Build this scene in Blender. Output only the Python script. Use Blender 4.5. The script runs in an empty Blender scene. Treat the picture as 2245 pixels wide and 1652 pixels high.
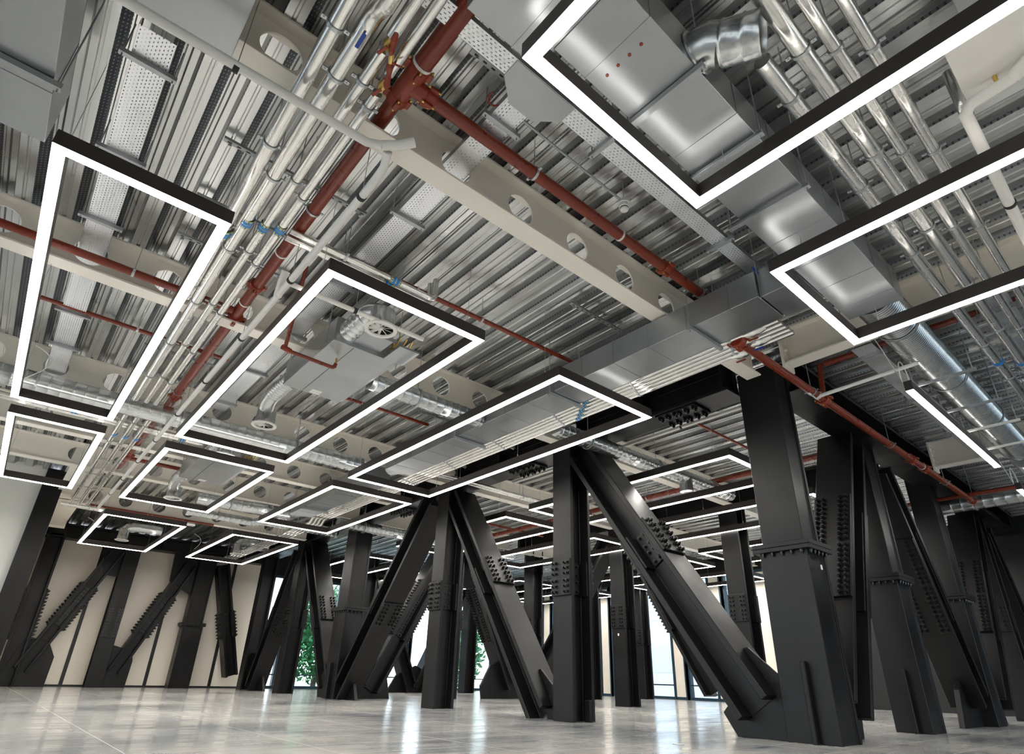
import bpy, math, random
from mathutils import Vector, Matrix
random.seed(7)
S = bpy.context.scene
C = S.collection
# ---------------------------------------------------------------- camera
W_PX, H_PX = 2245, 1652
F_PX, CX, CY = 1270.69, 1138.47, 890.84
ROLL, PITCH, YAW = 0.02619, 0.43805, 0.86433
def _cam_axes():
    cr, sr, cp, sp, cy, sy = math.cos(ROLL), math.sin(ROLL), math.cos(PITCH), math.sin(PITCH), math.cos(YAW), math.sin(YAW)
    F = Vector((cp*cy, cp*sy, sp)); R = Vector((sy, -cy, 0)); U = R.cross(F)
    return cr*R + sr*U, -sr*R + cr*U, F
R_, U_, F_ = _cam_axes()
cd = bpy.data.cameras.new('camera'); cam = bpy.data.objects.new('camera', cd); C.objects.link(cam)
m = Matrix.Identity(4)
for i in range(3):
    m[i][0], m[i][1], m[i][2] = R_[i], U_[i], -F_[i]
m[0][3], m[1][3], m[2][3] = 0, 0, 0.5
cam.matrix_world = m
cd.sensor_width = 36; cd.lens = F_PX/W_PX*36
cd.shift_x = -(CX-W_PX/2)/W_PX; cd.shift_y = (CY-H_PX/2)/W_PX
cd.clip_start = .02; cd.clip_end = 300
S.camera = cam
# ---------------------------------------------------------------- view, world, sun
S.view_settings.view_transform = 'Standard'; S.view_settings.look = 'None'
S.view_settings.gamma = 1; S.view_settings.use_curve_mapping = False
S.view_settings.exposure = EXPO = 1.12
S.cycles.use_denoising = True
S.cycles.max_bounces = 10; S.cycles.diffuse_bounces = 5; S.cycles.glossy_bounces = 5; S.cycles.transparent_max_bounces = 24
S.cycles.sample_clamp_indirect = 6
w = bpy.data.worlds.new('sky'); S.world = w; w.use_nodes = True
wn = w.node_tree.nodes; wl = w.node_tree.links
bg = wn['Background']; bg.inputs[1].default_value = 1.9
tc = wn.new('ShaderNodeTexCoord'); sep = wn.new('ShaderNodeSeparateXYZ'); cr_ = wn.new('ShaderNodeValToRGB')
wl.new(tc.outputs['Generated'], sep.inputs[0]); wl.new(sep.outputs[2], cr_.inputs[0]); wl.new(cr_.outputs[0], bg.inputs[0])
cr_.color_ramp.elements[0].color = (.90, .92, .95, 1); cr_.color_ramp.elements[0].position = 0
cr_.color_ramp.elements[1].color = (.56, .66, .84, 1); cr_.color_ramp.elements[1].position = .6
LED, UPL = 21.0, 2.2
# ---------------------------------------------------------------- materials
def nmat(name):
    m = bpy.data.materials.new(name); m.use_nodes = True
    return m, m.node_tree.nodes, m.node_tree.links, m.node_tree.nodes['Principled BSDF']
def mat(name, col, metal=0., rough=.5, var=.0, vscale=(4, 4, 4), rvar=0., bump=0., bscale=40., spec=.5, coat=0., detail=4, dist=.002):
    m, n, l, b = nmat(name)
    b.inputs['Base Color'].default_value = (*col, 1); b.inputs['Metallic'].default_value = metal
    b.inputs['Roughness'].default_value = rough; b.inputs['Specular IOR Level'].default_value = spec
    b.inputs['Coat Weight'].default_value = coat
    tc = n.new('ShaderNodeTexCoord'); mp = n.new('ShaderNodeMapping'); l.new(tc.outputs['Object'], mp.inputs[0])
    mp.inputs['Scale'].default_value = vscale
    if var or rvar:
        ns = n.new('ShaderNodeTexNoise'); ns.inputs['Scale'].default_value = 1; ns.inputs['Detail'].default_value = detail
        l.new(mp.outputs[0], ns.inputs[0])
        if var:
            mx = n.new('ShaderNodeMix'); mx.data_type = 'RGBA'
            mx.inputs['A'].default_value = (*[c*(1-var) for c in col], 1); mx.inputs['B'].default_value = (*[min(1, c*(1+var)) for c in col], 1)
            l.new(ns.outputs[0], mx.inputs['Factor']); l.new(mx.outputs['Result'], b.inputs['Base Color'])
        if rvar:
            mr = n.new('ShaderNodeMapRange'); mr.inputs[1].default_value = .3; mr.inputs[2].default_value = .7
            mr.inputs[3].default_value = max(.02, rough-rvar); mr.inputs[4].default_value = min(1, rough+rvar)
            l.new(ns.outputs[0], mr.inputs[0]); l.new(mr.outputs[0], b.inputs['Roughness'])
    if bump:
        nb = n.new('ShaderNodeTexNoise'); nb.inputs['Scale'].default_value = bscale; nb.inputs['Detail'].default_value = 3
        l.new(tc.outputs['Object'], nb.inputs[0])
        bp = n.new('ShaderNodeBump'); bp.inputs['Strength'].default_value = bump; bp.inputs['Distance'].default_value = dist
        l.new(nb.outputs[0], bp.inputs['Height']); l.new(bp.outputs[0], b.inputs['Normal'])
    return m
def emit(name, col, s):
    m, n, l, b = nmat(name)
    b.inputs['Base Color'].default_value = (.8, .8, .8, 1)
    b.inputs['Emission Color'].default_value = (*col, 1); b.inputs['Emission Strength'].default_value = s
    return m
def mth(n, l, op, a, b=None, c=None):
    x = n.new('ShaderNodeMath'); x.operation = op
    for i, v in enumerate((a, b, c)):
        if v is None: continue
        if isinstance(v, (int, float)): x.inputs[i].default_value = v
        else: l.new(v, x.inputs[i])
    return x.outputs[0]
def slots(n, l, px, py, wx, wy, axis=('X', 'Y'), stagger=True):
    """mask of slots on a grid in object coordinates"""
    tc = n.new('ShaderNodeTexCoord'); sp = n.new('ShaderNodeSeparateXYZ'); l.new(tc.outputs['Object'], sp.inputs[0])
    x = mth(n, l, 'DIVIDE', sp.outputs[axis[0]], px); y = mth(n, l, 'DIVIDE', sp.outputs[axis[1]], py)
    if stagger:
        fl = mth(n, l, 'FLOOR', x); y = mth(n, l, 'ADD', y, mth(n, l, 'MULTIPLY', fl, .5))
    fx = mth(n, l, 'ABSOLUTE', mth(n, l, 'SUBTRACT', mth(n, l, 'FRACT', x), .5))
    fy = mth(n, l, 'ABSOLUTE', mth(n, l, 'SUBTRACT', mth(n, l, 'FRACT', y), .5))
    return mth(n, l, 'MULTIPLY', mth(n, l, 'LESS_THAN', fx, wx/2), mth(n, l, 'LESS_THAN', fy, wy/2))
def perforated(name, axis=('X', 'Y')):
    m = mat(name, (.80, .82, .84), .85, .42, .12, (3, 3, 3), .1)
    n, l = m.node_tree.nodes, m.node_tree.links; b = n['Principled BSDF']; out = n['Material Output']
    tr = n.new('ShaderNodeBsdfTransparent'); mx = n.new('ShaderNodeMixShader')
    l.new(slots(n, l, .02, .034, .27, .44, axis), mx.inputs[0])
    l.new(b.outputs[0], mx.inputs[1]); l.new(tr.outputs[0], mx.inputs[2]); l.new(mx.outputs[0], out.inputs[0])
    return m
M = {}
M['galv'] = mat('galvanised sheet', (.40, .42, .43), .95, .36, .16, (3, 3, 3), .05)
M['galv_d'] = mat('dull galvanised channel', (.42, .44, .45), .8, .5, .2, (9, 9, 9), .1)
M['spiral'] = mat('spiral duct steel', (.60, .62, .62), .95, .25, .06, (3, 3, 3), .03)
M['foil'] = mat('foil insulation', (.80, .79, .76), .95, .22, .05, (12, 12, 12), .06, .26, 20, dist=.004)
M['red'] = mat('red painted pipe', (.19, .026, .009), .0, .30, .12, (6, 6, 6), .05)
M['redfit'] = mat('red oxide fitting', (.25, .030, .009), .0, .38, .15, (14, 14, 14), .06)
M['brass'] = mat('brass', (.72, .50, .16), .9, .35, .2, (20, 20, 20))
M['dark'] = mat('charcoal intumescent paint', (.0062, .0059, .0062), .0, .42, .30, (1.6, 1.6, 1.2), .12, .35, 22, spec=.26, detail=6)
M['dark2'] = mat('black paint', (.005, .005, .005), .0, .5, .2, (3, 3, 3), .05)
M['bolt'] = mat('painted bolt', (.006, .006, .006), .1, .34)
M['cream'] = mat('cream steel paint', (.86, .81, .72), .0, .42, .03, (2, 2, 2), .08)
M['wall'] = mat('cream wall panel', (.88, .81, .70), .0, .5, .02, (1, 1, .4), .05)
M['greywall'] = mat('pale grey wall', (.86, .85, .79), .0, .6, .03, (.8, .8, .8), .05)
M['white'] = mat('white plastic', (.78, .76, .72), .0, .35, .03, (5, 5, 5))
M['rod'] = mat('zinc rod', (.50, .52, .53), .9, .35)
M['blk'] = mat('black anodised housing', (.030, .024, .021), .0, .42, .1, (4, 4, 4))
M['blue'] = mat('blue plastic handle', (.01, .055, .33), .0, .35)
M['bluelab'] = mat('blue marker tape', (.02, .22, .62), .0, .4)
M['yel'] = mat('pale green marker tape', (.52, .58, .34), .0, .4)
M['black'] = mat('black rubber', (.01, .01, .01), 0, .6)
M['led'] = emit('opal led diffuser', (1, .955, .89), LED)
M['upl'] = emit('uplight diffuser', (1, .955, .89), UPL)
M['perfY'] = perforated('perforated tray along the bay', ('X', 'Y'))
M['perfX'] = perforated('perforated tray across the bay', ('Y', 'X'))
def deckmat():
    m = mat('galvanised deck', (.60, .61, .60), .92, .27, .16, (1.5, .3, 1.5), .10, .05, 8)
    n, l = m.node_tree.nodes, m.node_tree.links; b = n['Principled BSDF']
    old = b.inputs['Base Color'].links[0].from_socket
    tc = n.new('ShaderNodeTexCoord'); sp = n.new('ShaderNodeSeparateXYZ'); l.new(tc.outputs['Object'], sp.inputs[0])
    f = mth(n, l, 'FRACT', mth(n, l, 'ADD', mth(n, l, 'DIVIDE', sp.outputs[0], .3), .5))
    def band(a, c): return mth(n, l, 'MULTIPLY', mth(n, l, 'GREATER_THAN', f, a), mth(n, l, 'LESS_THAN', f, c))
    emb_shade = band(.40, .60); dots = slots(n, l, .02, .034, .36, .36, ('X', 'Y'), True)  # embossed dots on a dark strip; shade of the sloped webs painted in
    seam = band(.975, .999); dash = mth(n, l, 'GREATER_THAN', mth(n, l, 'FRACT', mth(n, l, 'DIVIDE', sp.outputs[1], .04)), .35)  # sheet lap line, with the rib shadow put into its dark colour
    def mix(fac, a, col):
        mx = n.new('ShaderNodeMix'); mx.data_type = 'RGBA'; l.new(fac, mx.inputs['Factor']); l.new(a, mx.inputs['A']); mx.inputs['B'].default_value = (*col, 1); return mx.outputs['Result']
    c = mix(emb_shade, old, (.14, .15, .165)); c = mix(mth(n, l, 'MULTIPLY', emb_shade, dots), c, (.60, .62, .62))
    c = mix(band(.74, .78), c, (.25, .25, .25)); c = mix(seam, c, (.16, .16, .16)); c = mix(mth(n, l, 'MULTIPLY', seam, dash), c, (.42, .42, .42))
    l.new(c, b.inputs['Base Color'])
    return m
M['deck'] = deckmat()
def floormat():
    m, n, l, b = nmat('polished grey stone floor')
    tc = n.new('ShaderNodeTexCoord')
    mp = n.new('ShaderNodeMapping'); l.new(tc.outputs['Object'], mp.inputs[0]); mp.inputs['Scale'].default_value = (1.5, 5.0, 1); mp.inputs['Rotation'].default_value = (0, 0, math.radians(40))
    n1 = n.new('ShaderNodeTexNoise'); n1.inputs['Scale'].default_value = 1; n1.inputs['Detail'].default_value = 8; n1.inputs['Roughness'].default_value = .62; l.new(mp.outputs[0], n1.inputs[0])
    n2 = n.new('ShaderNodeTexNoise'); n2.inputs['Scale'].default_value = .55; n2.inputs['Detail'].default_value = 5; l.new(tc.outputs['Object'], n2.inputs[0])
    a = mth(n, l, 'ADD', mth(n, l, 'MULTIPLY', n1.outputs[0], .52), mth(n, l, 'MULTIPLY', n2.outputs[0], .48))
    r = n.new('ShaderNodeValToRGB'); l.new(a, r.inputs[0]); e = r.color_ramp.elements
    e[0].position = .36; e[0].color = (.06, .072, .085, 1); e[1].position = .60; e[1].color = (.50, .49, .46, 1)
    q = e.new(.44); q.color = (.21, .22, .23, 1); q = e.new(.50); q.color = (.35, .345, .33, 1)
    sp = n.new('ShaderNodeSeparateXYZ'); l.new(tc.outputs['Object'], sp.inputs[0])
    def line(s, per, wd, off):
        f = mth(n, l, 'FRACT', mth(n, l, 'ADD', mth(n, l, 'DIVIDE', s, per), off))
        return mth(n, l, 'LESS_THAN', mth(n, l, 'ABSOLUTE', mth(n, l, 'SUBTRACT', f, .5)), wd/per/2)
    ln = mth(n, l, 'MAXIMUM', line(sp.outputs[0], 1.2, .006, .3), line(sp.outputs[1], .6, .006, .1))
    mx = n.new('ShaderNodeMix'); mx.data_type = 'RGBA'; l.new(mth(n, l, 'MULTIPLY', ln, .7), mx.inputs['Factor']); l.new(r.outputs[0], mx.inputs['A']); mx.inputs['B'].default_value = (.86, .85, .80, 1)
    l.new(mx.outputs['Result'], b.inputs['Base Color'])
    mr = n.new('ShaderNodeMapRange'); l.new(n1.outputs[0], mr.inputs[0]); mr.inputs[1].default_value = .3; mr.inputs[2].default_value = .7; mr.inputs[3].default_value = .24; mr.inputs[4].default_value = .11
    l.new(mr.outputs[0], b.inputs['Roughness']); b.inputs['Specular IOR Level'].default_value = .55
    return m
M['floor'] = floormat()
def glassmat():
    m, n, l, b = nmat('window glass'); out = n['Material Output']; n.remove(b)
    t = n.new('ShaderNodeBsdfTransparent'); t.inputs[0].default_value = (.90, .96, .97, 1)
    g = n.new('ShaderNodeBsdfGlossy'); g.inputs['Roughness'].default_value = .01
    fr = n.new('ShaderNodeFresnel'); fr.inputs[0].default_value = 1.45; mx = n.new('ShaderNodeMixShader')
    l.new(fr.outputs[0], mx.inputs[0]); l.new(t.outputs[0], mx.inputs[1]); l.new(g.outputs[0], mx.inputs[2]); l.new(mx.outputs[0], out.inputs[0])
    return m
M['glass'] = glassmat()
M['leaf'] = mat('leaves', (.06, .26, .08), 0, .55, .5, (3, 3, 3))
M['bark'] = mat('bark', (.12, .09, .06), 0, .8, .3, (8, 8, 2))
M['pave'] = mat('pale paving', (.55, .53, .5), 0, .7, .1, (1, 1, 1))
M['stone'] = mat('white stone cladding', (.78, .78, .76), 0, .6, .06, (.5, .5, .5))
M['paleglass'] = mat('pale window glass', (.68, .73, .76), 0, .3)
M['frame'] = mat('dark blue window frame', (.02, .05, .075), .2, .4)
# ---------------------------------------------------------------- mesh builder
class MB:
    def __init__(s): s.v = []; s.f = []; s.sm = []
    def add(s, vs, fs, smooth=False):
        o = len(s.v); s.v += [tuple(p) for p in vs]; s.f += [tuple(o+i for i in f) for f in fs]; s.sm += [smooth]*len(fs); return s
    def box(s, x0, x1, y0, y1, z0, z1):
        v = [(x, y, z) for z in (z0, z1) for y in (y0, y1) for x in (x0, x1)]
        return s.add(v, [(0, 2, 3, 1), (4, 5, 7, 6), (0, 1, 5, 4), (2, 6, 7, 3), (0, 4, 6, 2), (1, 3, 7, 5)])
    def obox(s, c, ax, ay, az):
        c = Vector(c); v = [c+x*ax+y*ay+z*az for z in (-1, 1) for y in (-1, 1) for x in (-1, 1)]
        return s.add(v, [(0, 2, 3, 1), (4, 5, 7, 6), (0, 1, 5, 4), (2, 6, 7, 3), (0, 4, 6, 2), (1, 3, 7, 5)])
    def prism(s, pts, o, u, v, d, caps=True):
        """2-D outline pts in (u,v) at o, pushed along vector d"""
        o = Vector(o); u = Vector(u); v = Vector(v); d = Vector(d); n = len(pts)
        a = [o+p[0]*u+p[1]*v for p in pts]; b = [p+d for p in a]
        fs = [(i, (i+1) % n, n+(i+1) % n, n+i) for i in range(n)]
        if caps: fs += [tuple(range(n-1, -1, -1)), tuple(range(n, 2*n))]
        return s.add(a+b, fs)
    def tube(s, path, r, seg=16, caps=True, smooth=True, hollow=0):
        path = [Vector(p) for p in path]; n = len(path); rs = r if isinstance(r, (list, tuple)) else [r]*n
        t0 = (path[1]-path[0]).normalized(); up = Vector((0, 0, 1)) if abs(t0.z) < .9 else Vector((1, 0, 0))
        u = t0.cross(up).normalized(); vs = []
        for i, p in enumerate(path):
            t = (path[min(i+1, n-1)]-path[max(i-1, 0)]).normalized()
            u = (u-t*u.dot(t)).normalized(); v = t.cross(u)
            for k in range(seg):
                a = 2*math.pi*k/seg; vs.append(p+rs[i]*(math.cos(a)*u+math.sin(a)*v))
        fs = [(i*seg+k, i*seg+(k+1) % seg, (i+1)*seg+(k+1) % seg, (i+1)*seg+k) for i in range(n-1) for k in range(seg)]
        s.add(vs, fs, smooth)
        if caps:
            s.add(vs[:seg], [tuple(range(seg-1, -1, -1))]); s.add(vs[-seg:], [tuple(range(seg))])
        return s
    def cyl(s, p0, p1, r, seg=12, caps=True, smooth=True): return s.tube([p0, p1], r, seg, caps, smooth)
    def ring(s, c, ax, ri, ro, h, seg=24):
        """flat ring (washer) of thickness h along ax"""
        ax = Vector(ax).normalized(); up = Vector((0, 0, 1)) if abs(ax.z) < .9 else Vector((1, 0, 0)); u = ax.cross(up).normalized(); v = ax.cross(u); c = Vector(c)
        vs = []
        for rr, hh in ((ri, -h/2), (ro, -h/2), (ro, h/2), (ri, h/2)):
            for k in range(seg):
                a = 2*math.pi*k/seg; vs.append(c+ax*hh+rr*(math.cos(a)*u+math.sin(a)*v))
        fs = []
        for j in range(4):
            for k in range(seg): fs.append((j*seg+k, j*seg+(k+1) % seg, ((j+1) % 4)*seg+(k+1) % seg, ((j+1) % 4)*seg+k))
        return s.add(vs, fs)
    def build(s, name, m, parent=None, bevel=0, recalc=True):
        me = bpy.data.meshes.new(name)
        if parent is not None: off = root_of(parent).location.copy()
        else:
            xs = [p[0] for p in s.v]; ys = [p[1] for p in s.v]; zs = [p[2] for p in s.v]
            off = Vector(((min(xs)+max(xs))/2, (min(ys)+max(ys))/2, min(zs)))
        me.from_pydata([(p[0]-off[0], p[1]-off[1], p[2]-off[2]) for p in s.v], [], s.f)
        me.polygons.foreach_set('use_smooth', s.sm); me.validate()
        if recalc:
            import bmesh
            bm = bmesh.new(); bm.from_mesh(me); bmesh.ops.recalc_face_normals(bm, faces=bm.faces); bm.to_mesh(me); bm.free()
        me.materials.append(M[m] if isinstance(m, str) else m)
        o = bpy.data.objects.new(name, me); C.objects.link(o)
        if parent is None: o.location = off
        else: o.parent = parent
        if bevel:
            b = o.modifiers.new('edge', 'BEVEL'); b.width = bevel; b.segments = 1; b.limit_method = 'ANGLE'; b.angle_limit = .6
        return o
def root_of(o):
    while o.parent: o = o.parent
    return o
def tag(o, label, cat, group=None):
    o['label'] = label; o['category'] = cat
    if group: o['group'] = group
    return o
def thing(name, loc, label, cat, group=None):
    o = bpy.data.objects.new(name, None); C.objects.link(o); o.location = loc; o.empty_display_size = .1
    return tag(o, label, cat, group)
def struct(o): o['kind'] = 'structure'; return o
X_, Y_, Z_ = Vector((1, 0, 0)), Vector((0, 1, 0)), Vector((0, 0, 1))
ZD, ZB, ZL = 4.26, 3.825, 3.3           # deck underside, beam underside, lamp underside
# ================================================================ room shell
b = MB(); b.box(-4.6, 18.0, -4.2, 21.9, -.2, 0); struct(b.build('floor', 'floor'))
def deck():
    b = MB(); x = -4.8; per = .30
    prof = [(0, 0), (.045, 0), (.053, .008), (.067, .008), (.075, 0), (.120, 0), (.178, .075), (.190, .075), (.200, .062), (.225, .062), (.235, .075), (.275, .075), (.300, 0)]
    pts = []
    while x < 18.2:
        pts += [(x+p[0], ZD+p[1]) for p in prof[:-1]]; x += per
    pts.append((x, ZD)); top = [(x, ZD+.20), (-4.8, ZD+.20)]
    y0, y1 = -4.3, 22.0; n = len(pts)
    vs = [(p[0], y0, p[1]) for p in pts]+[(p[0], y1, p[1]) for p in pts]
    b.add(vs, [(i, i+1, n+i+1, n+i) for i in range(n-1)])
    b.box(-4.8, x, y0, y1, ZD+.12, ZD+.27)
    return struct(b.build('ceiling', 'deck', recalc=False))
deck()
# back wall with cream panels (left of the truss end) and dark joints
b = MB(); b.box(.3, 6.75, 21.5, 21.7, 0, 4.3); struct(b.build('wall_back', 'wall'))
b = MB(); b.box(.3, 6.75, 21.46, 21.5, 0, .05); struct(b.build('baseboard_back', 'dark2'))
k = 1
for xx in (1.05, 4.12, 5.9, 2.1):
    b = MB(); b.box(xx-.045, xx+.045, 21.47, 21.5, .05, 4.2); struct(b.build('trim_%d' % k, 'dark2')); k += 1
b = MB(); b.box(-4.6, .09, 15.45, 15.6, 0, ZD+.1); struct(b.build('wall_left', 'greywall'))
b = MB(); b.box(.28, .36, 15.6, 21.5, 0, ZD+.1); struct(b.build('wall_return', 'wall'))
b = MB(); b.box(17.7, 17.9, -4.4, 7.2, 0, ZD+.1); struct(b.build('wall_right', 'dark2'))
b = MB(); b.box(-4.6, 5.6, -4.4, -4.2, 0, ZD+.1); struct(b.build('wall_front', 'wall'))
b = MB(); b.box(6.75, 17.7, 21.5, 21.7, 3.6, ZD+.1); b.box(17.7, 17.9, 7.2, 21.7, 3.75, ZD+.1); struct(b.build('wall_header', 'dark'))
wn_ = 1
def window(p, u, wd, z1, fin):
    """a facade bay from p along unit u, width wd: dark frame, glass, mid rail and a cream fin"""
    global wn_
    p = Vector(p); u = Vector(u); nrm = Vector((-u.y, u.x, 0))
    b = MB(); c = p+u*wd/2
    for s_, ww in ((0, .20), (wd, .10), (.10+fin, .05)):
        b.obox(p+u*s_+Z_*z1/2, u*ww/2, nrm*.09, Z_*z1/2)
    for z in (.04, z1-.04): b.obox(c+Z_*z, u*wd/2, nrm*.06, Z_*.04)
    b.obox(c+Z_*.42, u*wd/2, nrm*.02, Z_*.02)
    o = struct(b.build('window_%d' % wn_, 'frame')); wn_ += 1
    g = MB(); g.obox(c+Z_*z1/2, u*(wd/2-.05), nrm*.008, Z_*(z1/2-.05)); g.build('glass_pane', 'glass', o)
    if fin:
        f = MB(); f.obox(p+u*(.05+fin/2)+Z_*z1/2-nrm*0, u*fin/2, nrm*.05, Z_*(z1/2-.02)); f.build('window_reveal', 'wall', o)
for i in range(9): window((17.75, 7.25+i*1.58, 0), (0, 1, 0), 1.58, 3.75, .42)
for i in range(7): window((17.65-i*1.55, 21.6, 0), (-1, 0, 0), 1.55, 3.6, .0 if i % 2 else .38)
for i in range(8): window((-4.55, 13.6-i*2.2, 0), (0, -1, 0), 2.2, 4.2, 0 if i % 2 else 1.1)
for i in range(6): window((5.6+i*2.0, -4.3, 0), (1, 0, 0), 2.0, 4.3, 0)
# ---------------------------------------------------------------- outside
b = MB(); b.box(-30, 60, -30, 60, -.45, -.25); struct(b.build('ground', 'pave'))
def tree(x, y, h, r, label, seed):
    rnd = random.Random(seed)
    t = thing('tree', (x, y, -.25), label, 'tree', 'trees outside the far windows')
    b = MB(); b.tube([(x, y, -.25), (x+.05, y, h*.3), (x-.05, y+.05, h*.75)], [.12, .09, .04], 8)
    for k in range(6):
        a = rnd.uniform(0, 6.28); z = h*rnd.uniform(.2, .5); b.tube([(x, y, z), (x+math.cos(a)*r*.6, y+math.sin(a)*r*.6, z+r*.5)], [.05, .02], 6)
    b.build('trunk', 'bark', t)
    b = MB()
    for k in range(3000):
        d = Vector((rnd.gauss(0, 1), rnd.gauss(0, 1), rnd.gauss(0, 1))).normalized()*(rnd.random()**.4)
        c = Vector((x+d.x*r, y+d.y*r, h*.5+d.z*h*.5)); u = Vector((rnd.uniform(-1, 1), rnd.uniform(-1, 1), rnd.uniform(-1, 1))).normalized(); v = u.orthogonal().normalized(); sz = rnd.uniform(.09, .19)
        b.add([c-u*sz, c-v*sz*.5, c+u*sz, c+v*sz*.5], [(0, 1, 2, 3)])
    b.build('foliage', 'leaf', t, recalc=False)
tree(11.2, 26, 4.2, 1.5, 'leafy green tree outside, seen between columns at the far left of the glazing', 1)
tree(14.2, 27.5, 4.5, 1.5, 'green tree outside the middle of the far glazed wall', 2)
tree(19.2, 27, 3.6, 1.5, 'pale green tree outside, seen beside the central column', 3)
def building():
    t = thing('building', (30, 8, -.25), 'white office building opposite with rows of window bands', 'building')
    b = MB(); b.box(30, 32, -6, 24, -.25, 9); b.build('facade', 'stone', t)
    for z in (1.0, 3.8, 6.6):
        for j in range(9): q = MB(); q.box(29.96, 30, -5+j*3.2, -3+j*3.2, z, z+1.5); q.build('window', 'paleglass', t)
building()
# ================================================================ lamps
pend_n = 0
def ringmesh(b, x0, x1, y0, y1, wd, z0, z1, inset=0):
    o = [(x0+inset, y0+inset), (x1-inset, y0+inset), (x1-inset, y1-inset), (x0+inset, y1-inset)]
    q = wd-inset; i_ = [(x0+q, y0+q), (x1-q, y0+q), (x1-q, y1-q), (x0+q, y1-q)]
    vs = [(p[0], p[1], z) for z in (z0, z1) for p in o]+[(p[0], p[1], z) for z in (z0, z1) for p in i_]
    fs = []
    for k in range(4):
        n = (k+1) % 4
        fs += [(k, n, 4+n, 4+k), (8+k, 12+k, 12+n, 8+n), (k, 8+k, 8+n, n), (4+k, 4+n, 12+n, 12+k)]
    b.add(vs, fs)
BW, BH = .074, .112
def wire(t, x, y, z0=ZL+BH, kind=None):
    b = MB(); b.cyl((x, y, z0), (x, y, z0+.05), .006, 8); b.cyl((x, y, z0+.04), (x, y, ZD), .0022, 5, False); b.build('suspension_wire', 'rod', t)
def frame_lamp(x0, x1, y0, y1, label, cable=False):
    t = thing('frame_pendant', ((x0+x1)/2, (y0+y1)/2, ZL), label, 'light', 'rectangular frame pendants')
    b = MB(); ringmesh(b, x0, x1, y0, y1, BW, ZL+.004, ZL+BH); b.build('housing', 'blk', t)
    b = MB(); ringmesh(b, x0, x1, y0, y1, BW, ZL, ZL+.004, .003); b.build('diffuser', 'led', t)
    b = MB(); ringmesh(b, x0, x1, y0, y1, BW, ZL+BH, ZL+BH+.003, .018); b.build('uplight_strip', 'upl', t)
    h = BW/2; n = max(2, round((y1-y0)/2.2)+1)
    for j in range(n):
        yy = y0+.25+(y1-y0-.5)*j/(n-1)
        for xx in (x0+h, x1-h): wire(t, xx, yy)
    if cable:
        b = MB(); px, py = x0+h+.02, y1-.3
        pts = [(px+.18*math.sin(a*3.3), py+.12*a, ZL+BH+.02+.75*a-.25*a*a) for a in [k/12 for k in range(13)]]
        b.tube(pts, .006, 6); b.build('power_cable', 'white', t)
    return t
frame_lamp(-.529, .487, 3.696, 8.428, 'long narrow light frame at the far left, with the perforated tray crossing above it', True)
frame_lamp(1.196, 2.717, 3.696, 8.428, 'large light frame enclosing the fan coil unit and its round outlet', True)
frame_lamp(3.676, 5.202, 3.696, 8.428, 'large light frame under the rectangular duct beside the trusses', False)
frame_lamp(-.529, .487, 9.013, 12.53, 'small light frame at the left edge, behind the long narrow one', False)
frame_lamp(1.196, 2.717, 9.013, 12.53, 'light frame around the second fan coil unit, middle left', False)
frame_lamp(3.676, 5.202, 9.013, 12.53, 'light frame in front of the second box column, under bent silver pipes', False)
frame_lamp(1.196, 2.717, 14.2, 18.31, 'light frame farthest left in the back, before the dark braces of the cream wall', True)
frame_lamp(3.676, 5.202, 14.2, 18.31, 'small far light frame hanging right of the back wall, round outlet above', True)
frame_lamp(1.196, 2.717, -1.9, 1.454, 'huge light frame corner at the top, glowing on the wide sheet metal duct', False)
frame_lamp(3.676, 5.202, -1.9, 1.454, 'big light frame at the right edge, around the end of the wide duct', False)
for i, (x0, x1) in enumerate(((6.95, 8.45), (9.45, 10.93), (12.4, 14.2), (15.5, 17.2))):
    for j, (y0, y1) in enumerate(((3.73, 7.8), (8.46, 12.58), (14.3, 18.5))):
        nm = [['just behind the near brace and box column', 'second row behind the near brace', 'third row beyond the near brace, by the windows', 'last row by the right windows'],
              ['right of the central column, first row', 'right of the central column, second row', 'right of the central column, third row', 'right of the central column, last row by the glazing'],
              ['behind the second box column, nearest of the far lights', 'behind the second box column, next row', 'behind the second box column, third row', 'in the farthest corner of the hall']][j][i]
        frame_lamp(x0, x1, y0, y1, 'light frame beyond the trusses, '+nm)
def bar_lamp(x0, x1, y, label):
    t = thing('linear_pendant', ((x0+x1)/2, y, ZL), label, 'light', 'single linear pendants')
    b = MB(); b.box(x0, x1, y-BW/2, y+BW/2, ZL+.004, ZL+BH); b.build('housing', 'blk', t)
    b = MB(); b.box(x0+.003, x1-.003, y-BW/2+.003, y+BW/2-.003, ZL, ZL+.004); b.build('diffuser', 'led', t)
    b = MB(); b.box(x0+.1, x1-.1, y-.02, y+.02, ZL+BH, ZL+BH+.003); b.build('uplight_strip', 'upl', t)
    for xx in (x0+.15, (x0+x1)/2, x1-.15): wire(t, xx, y)
    b = MB(); b.tube([(x0+.06+.08*math.sin(a*2*math.pi), y+.05*a, ZL+BH+.13+.13*math.cos(a*2*math.pi+math.pi)) for a in [k/16 for k in range(17)]]+[(x0-.15, y+.1, ZL+.45), (x0-.25, y+.2, ZD-.1)], .006, 6); b.build('power_cable', 'white', t)
bar_lamp(6.54, 9.96, 1.43, 'single straight light bar below the ribbed round duct on the right')
bar_lamp(11.38, 14.2, 1.47, 'end of a straight light bar cut off by the right edge')
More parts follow.
